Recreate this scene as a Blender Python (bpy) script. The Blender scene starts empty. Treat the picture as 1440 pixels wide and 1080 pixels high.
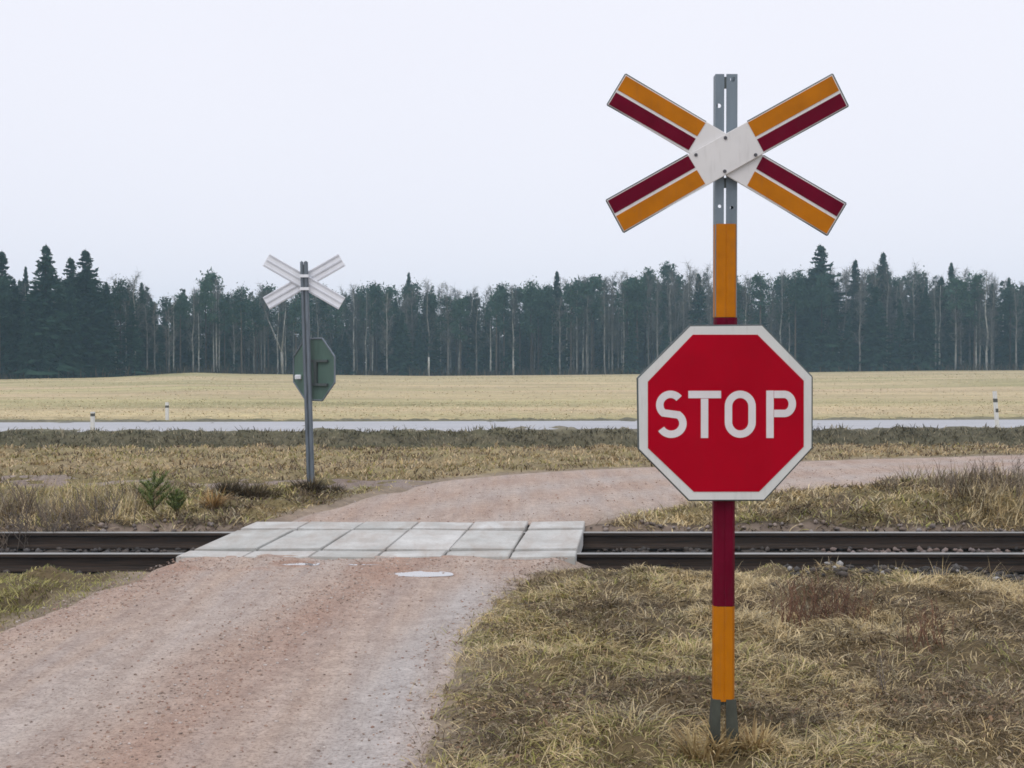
import bpy, bmesh, math, random
import numpy as np
from mathutils import Vector, Matrix
from mathutils.geometry import tessellate_polygon

random.seed(7)
RNG = np.random.default_rng(11)
SC = bpy.context.scene
COL = SC.collection
PI = math.pi
R = math.radians

# ------------------------------------------------------------------ camera maths
F = 1750.0
H = 1.77
TH = math.atan(30.0 / F)
CT, ST = math.cos(TH), math.sin(TH)


def ray(px, py):
    xc, yc = (px - 720.0) / F, (540.0 - py) / F
    return (xc, CT + yc * ST, -ST + yc * CT)


def on(px, py, z=0.0):
    d = ray(px, py)
    t = (z - H) / d[2]
    return (d[0] * t, d[1] * t)


def at(px, py, Y):
    d = ray(px, py)
    t = Y / d[1]
    return (d[0] * t, Y, H + d[2] * t)


# ------------------------------------------------------------------ noise
def _hash(i, j, s):
    n = (i * 374761393 + j * 668265263 + s * 974711 + 1013) & 0x7FFFFFFF
    n = ((n ^ (n >> 13)) * 1274126177) & 0x7FFFFFFF
    n = n ^ (n >> 16)
    return (n & 0xFFFF) / 65535.0


def vnoise(x, y, s=0):
    x = np.asarray(x, float); y = np.asarray(y, float)
    xi = np.floor(x).astype(np.int64); yi = np.floor(y).astype(np.int64)
    fx = x - xi; fy = y - yi
    fx = fx * fx * (3 - 2 * fx); fy = fy * fy * (3 - 2 * fy)
    a = _hash(xi, yi, s); b = _hash(xi + 1, yi, s); c = _hash(xi, yi + 1, s); d = _hash(xi + 1, yi + 1, s)
    return (a * (1 - fx) + b * fx) * (1 - fy) + (c * (1 - fx) + d * fx) * fy


def fbm(x, y, s=0, o=3):
    v = 0; a = 1; t = 0
    for k in range(o):
        v = v + a * vnoise(x * 2 ** k + 17.3 * k, y * 2 ** k - 9.1 * k, s + k); t += a; a *= 0.5
    return v / t


def sstep(a, b, x):
    t = np.clip((np.asarray(x, float) - a) / (b - a), 0, 1)
    return t * t * (3 - 2 * t)


# ------------------------------------------------------------------ object helpers
def tag(o, label=None, cat=None, group=None, kind=None):
    if label: o['label'] = label
    if cat: o['category'] = cat
    if group: o['group'] = group
    if kind: o['kind'] = kind
    return o


def empty(name, loc, label=None, cat=None, group=None, rz=0.0):
    o = bpy.data.objects.new(name, None)
    o.location = loc; o.rotation_euler = (0, 0, rz)
    o.empty_display_size = 0.2
    COL.objects.link(o)
    return tag(o, label, cat, group)


def link(name, me, mat=None, parent=None, origin=None):
    """one mesh object; world-space vertices, origin moved to the parent's base"""
    o = bpy.data.objects.new(name, me)
    COL.objects.link(o)
    if mat is not None and len(me.materials) == 0:
        for m in (mat if isinstance(mat, (list, tuple)) else [mat]): me.materials.append(m)
    if origin is not None:
        me.transform(Matrix.Translation(-Vector(origin)))
        o.location = origin
    if parent is not None:
        o.parent = parent
    return o


def world_loc(p):
    v = Vector(p.location)
    q = p.parent
    while q is not None:
        v += q.location; q = q.parent
    return v


def part(name, me, mat, parent):
    """vertices given in world space, stored relative to the parent (parents are unrotated)"""
    me.transform(Matrix.Translation(-world_loc(parent)))
    return link(name, me, mat, parent)


def np_mesh(name, verts, tris=None, quads=None, color=None, smooth=False):
    me = bpy.data.meshes.new(name)
    verts = np.asarray(verts, np.float32)
    nq = 0 if quads is None else len(quads); nt = 0 if tris is None else len(tris)
    loops = []
    tot = np.concatenate([np.full(nq, 4), np.full(nt, 3)]).astype(np.int32)
    if nq: loops.append(np.asarray(quads, np.int32).ravel())
    if nt: loops.append(np.asarray(tris, np.int32).ravel())
    loops = np.concatenate(loops)
    start = np.concatenate([[0], np.cumsum(tot)[:-1]]).astype(np.int32)
    me.vertices.add(len(verts)); me.vertices.foreach_set('co', verts.ravel())
    me.loops.add(len(loops)); me.loops.foreach_set('vertex_index', loops)
    me.polygons.add(len(tot)); me.polygons.foreach_set('loop_start', start); me.polygons.foreach_set('loop_total', tot)
    if smooth: me.polygons.foreach_set('use_smooth', np.ones(len(tot), bool))
    me.update(calc_edges=True)
    if color is not None:
        ca = me.color_attributes.new('tint', 'FLOAT_COLOR', 'POINT')
        c = np.ones((len(verts), 4), np.float32); c[:, :3] = color
        ca.data.foreach_set('color', c.ravel())
    return me


def bm_mesh(name, bm, smooth=False):
    bmesh.ops.recalc_face_normals(bm, faces=bm.faces[:])
    me = bpy.data.meshes.new(name)
    bm.to_mesh(me); bm.free()
    if smooth:
        for p in me.polygons: p.use_smooth = True
    return me


def add_prism(bm, pts, off):
    """closed polygon pts (3-D) extruded by the vector off"""
    off = Vector(off)
    a = [bm.verts.new(p) for p in pts]; b = [bm.verts.new(Vector(p) + off) for p in pts]
    n = len(a)
    bm.faces.new(a); bm.faces.new(b[::-1])
    for i in range(n):
        bm.faces.new((a[i], b[i], b[(i + 1) % n], a[(i + 1) % n]))


def add_box(bm, lo, hi):
    x0, y0, z0 = lo; x1, y1, z1 = hi
    add_prism(bm, [(x0, y0, z0), (x1, y0, z0), (x1, y0, z1), (x0, y0, z1)], (0, y1 - y0, 0))


def add_tube(bm, p0, p1, r0, r1, n=8, caps=True):
    p0, p1 = Vector(p0), Vector(p1)
    d = (p1 - p0).normalized()
    u = d.orthogonal().normalized(); v = d.cross(u)
    A = [bm.verts.new(p0 + (u * math.cos(k * 2 * PI / n) + v * math.sin(k * 2 * PI / n)) * r0) for k in range(n)]
    B = [bm.verts.new(p1 + (u * math.cos(k * 2 * PI / n) + v * math.sin(k * 2 * PI / n)) * r1) for k in range(n)]
    for k in range(n):
        bm.faces.new((A[k], A[(k + 1) % n], B[(k + 1) % n], B[k]))
    if caps: bm.faces.new(A[::-1]); bm.faces.new(B)


def poly_px(pts, Y):
    return [at(x, y, Y) for x, y in pts]


def plate(name, pts_px, Y, thick, bevel=0.0):
    bm = bmesh.new()
    add_prism(bm, poly_px(pts_px, Y), (0, thick, 0))
    if bevel:
        bmesh.ops.bevel(bm, geom=bm.edges[:], offset=bevel, segments=1, affect='EDGES')
    return bm_mesh(name, bm)


# ------------------------------------------------------------------ materials
class NT:
    def __init__(s, name):
        s.m = bpy.data.materials.new(name); s.m.use_nodes = True
        s.t = s.m.node_tree; s.N = s.t.nodes; s.L = s.t.links
        s.b = s.N['Principled BSDF']; s.out = s.N['Material Output']

    def n(s, typ, **kw):
        nd = s.N.new(typ)
        for k, v in kw.items(): setattr(nd, k, v)
        return nd

    def coords(s, obj=True, scale=(1, 1, 1)):
        if obj:
            tc = s.n('ShaderNodeTexCoord'); o = tc.outputs['Object']
        else:
            o = s.n('ShaderNodeNewGeometry').outputs['Position']
        mp = s.n('ShaderNodeMapping'); mp.inputs['Scale'].default_value = scale
        s.L.new(o, mp.inputs['Vector'])
        return mp.outputs['Vector']

    def noise(s, co, scale, detail=3, rough=0.55, dist=0.0):
        t = s.n('ShaderNodeTexNoise')
        t.inputs['Scale'].default_value = scale; t.inputs['Detail'].default_value = detail
        t.inputs['Roughness'].default_value = rough; t.inputs['Distortion'].default_value = dist
        s.L.new(co, t.inputs['Vector'])
        return t.outputs['Fac']

    def ramp(s, fac, stops):
        r = s.n('ShaderNodeValToRGB'); e = r.color_ramp.elements
        while len(e) < len(stops): e.new(0.5)
        for el, (p, c) in zip(e, stops):
            el.position = p; el.color = (c[0], c[1], c[2], 1) if not isinstance(c, (int, float)) else (c, c, c, 1)
        s.L.new(fac, r.inputs['Fac'])
        return r.outputs['Color']

    def mix(s, fac, a, b, mode='MIX'):
        m = s.n('ShaderNodeMix', data_type='RGBA', blend_type=mode)
        for sock, v in ((m.inputs[0], fac), (m.inputs[6], a), (m.inputs[7], b)):
            if isinstance(v, (int, float)): sock.default_value = v
            elif isinstance(v, tuple): sock.default_value = (v[0], v[1], v[2], 1)
            else: s.L.new(v, sock)
        return m.outputs[2]

    def attr(s, name='tint'):
        a = s.n('ShaderNodeAttribute'); a.attribute_name = name
        return a.outputs['Color']

    def base(s, c, rough=0.6, metal=0.0, spec=0.5):
        if isinstance(c, tuple): s.b.inputs['Base Color'].default_value = (c[0], c[1], c[2], 1)
        else: s.L.new(c, s.b.inputs['Base Color'])
        if isinstance(rough, (int, float)): s.b.inputs['Roughness'].default_value = rough
        else: s.L.new(rough, s.b.inputs['Roughness'])
        s.b.inputs['Metallic'].default_value = metal
        s.b.inputs['Specular IOR Level'].default_value = spec
        return s

    def bump(s, h, strength=0.3, dist=0.02):
        b = s.n('ShaderNodeBump'); b.inputs['Strength'].default_value = strength; b.inputs['Distance'].default_value = dist
        s.L.new(h, b.inputs['Height']); s.L.new(b.outputs['Normal'], s.b.inputs['Normal'])
        return s


def paint(name, c, var=0.12, rough=0.42, dirt=(0.12, 0.10, 0.08), dirt_amt=0.18, scale=9, spec=0.5):
    t = NT(name); co = t.coords()
    f = t.noise(co, scale, 4)
    g = t.noise(t.coords(scale=(60, 60, 8)), 1.0, 3)
    lo = tuple(v * (1 - var) for v in c); hi = tuple(min(1, v * (1 + var)) for v in c)
    col = t.ramp(f, [(0.3, lo), (0.7, hi)])
    col = t.mix(t.ramp(g, [(0.55, 0.0), (0.85, dirt_amt)]), col, dirt)
    t.base(col, t.ramp(f, [(0.3, rough - 0.08), (0.7, rough + 0.12)]), 0, spec)
    t.bump(f, 0.05, 0.01)
    return t.m


def metal_mat(name, c, rough=0.5, metal=0.6, var=0.25, scale=(18, 18, 3)):
    t = NT(name); co = t.coords(scale=scale)
    f = t.noise(co, 1.0, 5, 0.65)
    lo = tuple(v * (1 - var) for v in c); hi = tuple(min(1, v * (1 + var)) for v in c)
    t.base(t.ramp(f, [(0.25, lo), (0.75, hi)]), t.ramp(f, [(0.3, rough - 0.1), (0.7, rough + 0.15)]), metal)
    t.bump(t.noise(t.coords(), 60, 2), 0.04, 0.004)
    return t.m


M = {}
M['yellow'] = paint('amber_reflective_sheet', (0.485, 0.160, 0.003), 0.12, 0.45, spec=0.12)
M['maroon'] = paint('dark_red_reflective_sheet', (0.135, 0.003, 0.019), 0.16, 0.45, (0.06, 0.03, 0.03), 0.25, 9, 0.06)
M['red'] = paint('stop_red_sheet', (0.40, 0.0008, 0.014), 0.09, 0.45, (0.16, 0.02, 0.02), 0.16, 4, 0.05)
M['white'] = paint('white_sheet', (0.74, 0.73, 0.72), 0.06, 0.45, (0.30, 0.28, 0.25), 0.30, 5)
M['border'] = paint('white_border_sheet', (0.66, 0.67, 0.65), 0.06, 0.45, (0.30, 0.28, 0.25), 0.25, 5)
M['letter'] = paint('white_letter_sheet', (0.72, 0.69, 0.70), 0.04, 0.40, (0.45, 0.3, 0.3), 0.15, 8)
M['steel'] = metal_mat('galvanised_steel', (0.20, 0.245, 0.28), 0.52, 0.55)
M['steel_dark'] = metal_mat('weathered_steel_foot', (0.060, 0.066, 0.052), 0.75, 0.1, 0.8, (9, 9, 4))
M['signback'] = metal_mat('painted_sign_back', (0.085, 0.145, 0.120), 0.55, 0.1, 0.2)
M['boardback'] = metal_mat('aluminium_board_back', (0.82, 0.84, 0.88), 0.5, 0.0, 0.05)
M['rib'] = metal_mat('aluminium_rib', (0.64, 0.66, 0.71), 0.5, 0.0, 0.06)
M['steel_grey'] = metal_mat('weathered_galvanised_steel', (0.165, 0.195, 0.225), 0.5, 0.3, 0.35)
M['rim'] = metal_mat('dark_rim', (0.10, 0.12, 0.12), 0.5, 0.4)
M['bolt'] = metal_mat('bolt_steel', (0.10, 0.10, 0.11), 0.5, 0.7)


def rail_mat():
    t = NT('rail_steel'); co = t.coords(scale=(1.2, 30, 30))
    f = t.noise(co, 2.0, 5, 0.6)
    t.base(t.ramp(f, [(0.3, (0.020, 0.018, 0.016)), (0.75, (0.075, 0.050, 0.036))]), 0.8, 0.1, 0.3)
    t.bump(f, 0.2, 0.005)
    return t.m


def railtop_mat():
    t = NT('worn_rail_head'); co = t.coords(scale=(0.8, 40, 40))
    f = t.noise(co, 2.0, 4, 0.6)
    t.base(t.ramp(f, [(0.3, (0.24, 0.235, 0.22)), (0.75, (0.42, 0.42, 0.40))]), 0.38, 0.7)
    return t.m


def concrete_mat():
    t = NT('worn_concrete'); co = t.coords(False)
    a = t.noise(co, 2.2, 5, 0.6); b = t.noise(co, 30, 4, 0.7)
    c = t.noise(t.coords(False, (3.4, 0.9, 1)), 1.3, 6, 0.7, 0.4)
    oi = t.n('ShaderNodeObjectInfo')
    col = t.ramp(a, [(0.28, (0.42, 0.415, 0.39)), (0.5, (0.54, 0.535, 0.51)), (0.72, (0.66, 0.655, 0.63))])
    col = t.mix(t.ramp(c, [(0.44, 0.0), (0.72, 0.75)]), col, (0.40, 0.335, 0.285))
    col = t.mix(t.ramp(b, [(0.3, 0.4), (0.55, 0.0)]), col, (0.36, 0.34, 0.31))
    col = t.mix(1.0, col, t.ramp(oi.outputs['Random'], [(0, (0.86, 0.87, 0.86)), (1, (1, 1, 1))]), 'MULTIPLY')
    t.base(col, 0.75, 0, 0.35); t.bump(b, 0.25, 0.01)
    return t.m


M['rail'] = rail_mat(); M['railtop'] = railtop_mat(); M['concrete'] = concrete_mat()


def ground_mat():
    t = NT('ground'); p = t.coords(False)
    c = t.attr()
    a = t.noise(t.coords(False, (0.35, 0.8, 1)), 3.0, 6, 0.65)
    b = t.noise(p, 9.0, 6, 0.7)
    d = t.noise(t.coords(False, (0.04, 0.16, 1)), 1.0, 5, 0.6)
    g = t.noise(t.coords(False, (0.015, 0.10, 1)), 1.0, 4, 0.6, 0.5)
    col = t.mix(1.0, c, t.ramp(a, [(0.25, (0.62, 0.62, 0.62)), (0.75, (1.25, 1.22, 1.15))]), 'MULTIPLY')
    col = t.mix(1.0, col, t.ramp(b, [(0.3, (0.70, 0.70, 0.72)), (0.7, (1.2, 1.2, 1.2))]), 'MULTIPLY')
    col = t.mix(1.0, col, t.ramp(d, [(0.28, (0.68, 0.70, 0.66)), (0.5, (1, 1, 1)), (0.72, (1.22, 1.20, 1.18))]), 'MULTIPLY')
    col = t.mix(1.0, col, t.ramp(g, [(0.35, (0.86, 0.92, 0.80)), (0.65, (1.10, 1.04, 1.06))]), 'MULTIPLY')
    t.base(col, 0.95, 0, 0.15); t.bump(b, 0.5, 0.03)
    return t.m


def gravel_mat(name='pink_gravel', dull=1.0):
    t = NT(name); p = t.coords(False)
    trk = t.attr()                                   # red channel: wheel track, green: edge, blue: loose ridge
    sep = t.n('ShaderNodeSeparateColor'); t.L.new(trk, sep.inputs[0])
    a = t.noise(t.coords(False, (1.6, 0.45, 1)), 1.2, 6, 0.65, 0.4)
    b = t.noise(p, 22, 8, 0.85)
    e = t.noise(p, 6, 6, 0.78)
    s = t.noise(t.coords(False, (5.0, 0.35, 1)), 1.0, 5, 0.6, 0.3)
    col = t.ramp(a, [(0.28, (0.42 * dull, 0.315 * dull, 0.245 * dull)), (0.5, (0.475 * dull, 0.38 * dull, 0.31 * dull)), (0.72, (0.53 * dull, 0.445 * dull, 0.375 * dull))])
    col = t.mix(t.ramp(s, [(0.42, 0.0), (0.68, 0.7)]), col, (0.43 * dull, 0.375 * dull, 0.34 * dull))
    col = t.mix(sep.outputs[0], col, (0.455 * dull, 0.44 * dull, 0.425 * dull))
    col = t.mix(sep.outputs[2], col, (0.395 * dull, 0.265 * dull, 0.20 * dull))
    col = t.mix(sep.outputs[1], col, (0.31, 0.275, 0.225))
    col = t.mix(1.0, col, t.ramp(e, [(0.3, (0.74, 0.70, 0.68)), (0.7, (1.12, 1.12, 1.12))]), 'MULTIPLY')
    col = t.mix(1.0, col, t.ramp(b, [(0.28, (0.50, 0.43, 0.40)), (0.46, (0.98, 0.97, 0.97)), (0.75, (1.2, 1.19, 1.18))]), 'MULTIPLY')
    h = t.noise(p, 50, 5, 0.85)
    col = t.mix(1.0, col, t.ramp(h, [(0.34, (0.42, 0.38, 0.36)), (0.47, (0.98, 0.98, 0.98)), (0.72, (1.28, 1.28, 1.28))]), 'MULTIPLY')
    k = t.noise(t.coords(False, (3.2, 0.22, 1)), 1.3, 6, 0.7, 0.2)
    col = t.mix(1.0, col, t.ramp(k, [(0.36, (0.87, 0.84, 0.83)), (0.52, (1, 1, 1)), (0.68, (1.06, 1.06, 1.07))]), 'MULTIPLY')
    t.base(col, t.ramp(e, [(0.3, 0.62), (0.7, 0.92)]), 0, 0.3); t.bump(h, 0.7, 0.012)
    return t.m


def asphalt_mat():
    t = NT('pale_asphalt'); p = t.coords(False, (0.15, 1.2, 1))
    a = t.noise(p, 1.5, 5, 0.6); b = t.noise(t.coords(False), 25, 3)
    col = t.ramp(a, [(0.3, (0.31, 0.315, 0.335)), (0.7, (0.41, 0.415, 0.435))])
    t.base(col, 0.42, 0, 0.5); t.bump(b, 0.12, 0.01)
    return t.m


def blade_mat(name, trans=0.12):
    t = NT(name)
    c = t.attr()
    f = t.noise(t.coords(False), 2.5, 4, 0.6)
    col = t.mix(1.0, c, t.ramp(f, [(0.3, (0.72, 0.74, 0.74)), (0.7, (1.18, 1.15, 1.1))]), 'MULTIPLY')
    t.base(col, 0.75, 0, 0.25)
    tr = t.n('ShaderNodeBsdfTranslucent'); t.L.new(col, tr.inputs['Color'])
    mx = t.n('ShaderNodeMixShader'); mx.inputs[0].default_value = trans
    t.L.new(t.b.outputs[0], mx.inputs[1]); t.L.new(tr.outputs[0], mx.inputs[2])
    t.L.new(mx.outputs[0], t.out.inputs['Surface'])
    return t.m


def tree_mat(name, dark, light, scale=0.9, rough=0.85, rnd=0.35):
    t = NT(name)
    f = t.noise(t.coords(), scale, 4, 0.65)
    oi = t.n('ShaderNodeObjectInfo')
    col = t.ramp(f, [(0.3, dark), (0.72, light)])
    col = t.mix(1.0, col, t.ramp(oi.outputs['Random'], [(0, (1 - rnd, 1 - rnd * .9, 1 - rnd)), (0.5, (1, 1, 1)), (1, (1 + rnd * .7, 1 + rnd * .5, 1 + rnd * .35))]), 'MULTIPLY')
    t.base(col, rough, 0, 0.1)
    tr = t.n('ShaderNodeBsdfTranslucent'); t.L.new(col, tr.inputs['Color'])
    ms = t.n('ShaderNodeMixShader'); ms.inputs[0].default_value = 0.35
    t.L.new(t.b.outputs[0], ms.inputs[1]); t.L.new(tr.outputs[0], ms.inputs[2]); t.L.new(ms.outputs[0], t.out.inputs['Surface'])
    return t.m


def bark_mat(name, dark, light, scale=(3, 3, 0.7)):
    t = NT(name)
    f = t.noise(t.coords(scale=scale), 2.0, 5, 0.7)
    oi = t.n('ShaderNodeObjectInfo')
    col = t.ramp(f, [(0.35, dark), (0.62, light)])
    col = t.mix(1.0, col, t.ramp(oi.outputs['Random'], [(0, (0.32, 0.31, 0.30)), (0.6, (0.68, 0.67, 0.65)), (1, (1.2, 1.2, 1.17))]), 'MULTIPLY')
    t.base(col, 0.85, 0, 0.2); t.bump(f, 0.4, 0.03)
    return t.m


M['ground'] = ground_mat()
M['gravel'] = gravel_mat()
M['gravel_far'] = gravel_mat('far_pink_gravel', 0.98)
M['track_soil'] = gravel_mat('overgrown_track_soil', 0.62)
M['asphalt'] = asphalt_mat()
M['blade'] = blade_mat('dry_blade')
M['spruce'] = tree_mat('spruce_needles', (0.015, 0.042, 0.031), (0.045, 0.094, 0.064))
M['pine'] = tree_mat('pine_needles', (0.029, 0.068, 0.050), (0.074, 0.134, 0.092))
M['twig'] = tree_mat('bare_twigs', (0.100, 0.106, 0.102), (0.20, 0.205, 0.19))
M['thicket'] = tree_mat('wood_thicket', (0.026, 0.048, 0.040), (0.068, 0.096, 0.076), .25)
M['birch_bark'] = bark_mat('birch_bark', (0.16, 0.16, 0.15), (0.54, 0.54, 0.50))
M['pine_bark'] = bark_mat('pine_bark', (0.060, 0.050, 0.042), (0.15, 0.125, 0.10))
M['spruce_bark'] = bark_mat('spruce_bark', (0.035, 0.030, 0.026), (0.08, 0.07, 0.06))

# ------------------------------------------------------------------ layout of the ground
YN, YF = 11.54, 12.98                      # the two rails
SN, SF = 11.12, 13.60                      # near and far edge of the crossing slabs
NEAR_L = [(-14, -5.8), (0, -4.55), (5.43, -3.80), (8.33, -3.46), (9.53, -3.27), (10.46, -3.12), (11.2, -3.0)]
NEAR_R = [(-14, -1.9), (0, -0.72), (3.0, -0.52), (5.43, -0.41), (6.73, -0.385), (7.8, -0.335), (8.6, -0.22), (9.6, -0.02), (10.5, 0.22), (10.9, 0.45), (11.2, 0.62)]


def near_l(y): return np.interp(y, [p[0] for p in NEAR_L], [p[1] for p in NEAR_L])
def near_r(y): return np.interp(y, [p[0] for p in NEAR_R], [p[1] for p in NEAR_R])


def catmull(pts, n):
    P = np.array([pts[0]] + list(pts) + [pts[-1]], float)
    out = []
    for i in range(1, len(P) - 2):
        for t in np.linspace(0, 1, 20, endpoint=False):
            a, b, c, d = P[i - 1], P[i], P[i + 1], P[i + 2]
            out.append(0.5 * ((2 * b) + (c - a) * t + (2 * a - 5 * b + 4 * c - d) * t ** 2 + (3 * b - a - 3 * c + d) * t ** 3))
    out.append(P[-2]); out = np.array(out)
    s = np.concatenate([[0], np.cumsum(np.linalg.norm(np.diff(out, axis=0), axis=1))])
    q = np.linspace(0, s[-1], n)
    return np.stack([np.interp(q, s, out[:, k]) for k in range(2)], 1)


FAR_L = [(-2.80, 13.5), (-2.62, 14.2), (-2.25, 15.6), (-1.85, 17.0), (-1.2, 18.6), (0.2, 20.0), (2.6, 21.2), (5.4, 22.4), (9.8, 23.9), (16, 26.3), (25, 31.6)]
FAR_R = [(0.88, 13.5), (1.05, 13.9), (1.45, 14.6), (2.1, 15.4), (3.1, 16.2), (4.3, 16.9), (5.8, 17.7), (7.6, 18.8), (10.5, 20.4), (17, 23.4), (28, 30.5)]
FL, FR = catmull(FAR_L, 90), catmull(FAR_R, 90)
FAR_POLY = np.concatenate([FL, FR[::-1]])


def in_poly(x, y, P):
    x = np.asarray(x, float); y = np.asarray(y, float)
    inside = np.zeros(x.shape, bool)
    j = len(P) - 1
    for i in range(len(P)):
        xi, yi = P[i]; xj, yj = P[j]
        c = ((yi > y) != (yj > y)) & (x < (xj - xi) * (y - yi) / (yj - yi + 1e-12) + xi)
        inside ^= c; j = i
    return inside


def poly_dist(x, y, P):
    """distance to the polyline P"""
    d = np.full(np.shape(x), 1e9)
    for a, b in zip(P[:-1], P[1:]):
        ab = b - a; L = max(1e-9, ab @ ab)
        t = np.clip(((x - a[0]) * ab[0] + (y - a[1]) * ab[1]) / L, 0, 1)
        d = np.minimum(d, np.hypot(x - a[0] - t * ab[0], y - a[1] - t * ab[1]))
    return d


def track_y(x):                            # overgrown farm track to the left
    return 18.1 + 0.012 * np.asarray(x) + 0.10 * np.sin(np.asarray(x) * 0.5)


RS = 0.06                                  # the main road runs slightly away to the right
def rd(x, y): return np.asarray(y) - RS * np.asarray(x)
RD0, RD1 = 30.3, 35.2                      # road edges in that coordinate


def near_road_mask(x, y):
    """signed: >0 inside the near gravel road (metres from the edge)"""
    e = 0.12 * (fbm(np.asarray(y) * 1.7, np.asarray(x) * 0.3, 3) - 0.5) * 2
    m = np.minimum(x - near_l(y), near_r(y) - x) + e
    return np.where(np.asarray(y) < SN + 0.02, m, -9)


_fp_bbox = (-4, 30, 13, 33)
def far_road_mask(x, y):
    x = np.asarray(x, float); y = np.asarray(y, float)
    m = np.full(x.shape, -9.0)
    s = (x > -4.5) & (x < 30) & (y > 13) & (y < 33)
    if s.any():
        xs, ys = x[s], y[s]
        d = np.minimum(poly_dist(xs, ys, FL), poly_dist(xs, ys, FR))
        m[s] = np.where(in_poly(xs, ys, FAR_POLY), d, -d)
    return m


FOREST = [(-260, 132), (-70, 134), (-52, 140), (-44, 150), (-36, 172), (-24, 188), (0, 192), (30, 192), (70, 190), (260, 192)]
def forest_y(x): return np.interp(x, [p[0] for p in FOREST], [p[1] for p in FOREST])


BASEY = [(0, 534), (60, 532), (150, 530), (220, 526), (270, 523), (350, 525.5), (500, 527.5), (600, 528.5), (800, 527), (1000, 525), (1150, 523), (1300, 521), (1440, 520.5)]


def far_z(x, y):
    """height of the far field so that the foot of the wood follows the photograph's gentle rises"""
    px = 720 + F * x / np.maximum(y, 1)
    fy = forest_y(x)
    by = np.interp(px, [p[0] for p in BASEY], [p[1] for p in BASEY])
    zf = H - (by - 510) / F * fy
    t = sstep(40, 1.0, 0) * 0 + np.clip((y - 42) / (fy - 42), 0, 1.15)
    return zf * t ** 1.4


def terrain(x, y):
    x = np.asarray(x, float); y = np.asarray(y, float)
    z = np.zeros(np.broadcast(x, y).shape)
    nm, fm = near_road_mask(x, y), far_road_mask(x, y)
    road = np.maximum(nm, fm)
    grass = sstep(0.05, -0.5, road)
    # mounds of matted grass
    bump = (fbm(x * 1.5, y * 1.5, 21) - 0.45) * 0.15 + (fbm(x * 3.6, y * 3.6, 31) - 0.5) * 0.20
    bump = bump * (1 - np.exp(-((x - 0.97) / .35) ** 2 - ((y - 5.5) / .40) ** 2)) - .02 * np.exp(-((x - 0.97) / .25) ** 2 - ((y - 5.5) / .3) ** 2)
    far = sstep(26, 60, y)
    z += grass * bump * (1 - far) * np.where(y < 4, 0.6, 1)
    # track bed
    bed = sstep(10.50, 11.12, y) * sstep(13.60, 13.25, y)
    wide = sstep(2.5, 5.0, x)
    bed = np.maximum(bed, wide * sstep(10.0, 11.1, y) * sstep(13.65, 13.3, y) * 0.9)
    z = z * (1 - sstep(10.3, 10.9, y) * sstep(13.7, 13.3, y)) - 0.19 * bed
    # low banks beyond the track
    bankr = sstep(13.6, 14.6, y) * sstep(18.5, 15.5, y) * sstep(2.0, 6.0, x) * grass
    z += bankr * 0.20
    bankl = sstep(13.6, 14.6, y) * sstep(17.0, 15.5, y) * sstep(-2.8, -4.2, x) * grass
    z += bankl * 0.07
    # ditch and embankment of the main road
    d = rd(x, y)
    jn = sstep(-1.0, 1.2, fm)              # filled where the gravel road joins
    z -= (sstep(25.9, 27.0, d) * sstep(29.9, 27.9, d)) * 0.75 * (1 - jn)
    z += 0.13 * sstep(28.4, 30.0, d) * sstep(38.5, 36.0, d)
    z -= 0.12 * sstep(35.8, 37.5, d) * sstep(41, 38.5, d)
    # the field beyond
    z += np.where(y > 42, far_z(x, np.maximum(y, 42.0)), 0) + sstep(44, 90, y) * (fbm(x * .05, y * .07, 61) - 0.5) * 0.5 * sstep(185, 130, y)
    # sunk under the roads
    z -= 0.05 * sstep(-0.02, 0.25, road)
    z -= 0.05 * (sstep(RD0 - .1, RD0 + .3, d) * sstep(RD1 + .1, RD1 - .3, d))
    return z


def spaced(segs):
    out = [segs[0][0]]
    for a, b, s0, s1 in segs:
        v = a
        while v < b - 1e-6:
            s = s0 + (s1 - s0) * (v - a) / (b - a)
            v = min(b, v + s); out.append(v)
    return np.array(out)


ys = spaced([(-90, -4, 12, 1), (-4, 4, 0.5, 0.12), (4, 14.5, 0.075, 0.075), (14.5, 24, 0.09, 0.2), (24, 37, 0.2, 0.25), (37, 60, 0.4, 1.2), (60, 220, 1.5, 4), (220, 640, 6, 60)])
xr = spaced([(0, 6.5, 0.085, 0.085), (6.5, 14, 0.1, 0.3), (14, 40, 0.35, 1.5), (40, 130, 2, 5), (130, 560, 8, 60)])
xs = np.concatenate([-xr[:0:-1], xr])
GX, GY = np.meshgrid(xs, ys)
GZ = terrain(GX, GY)


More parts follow.
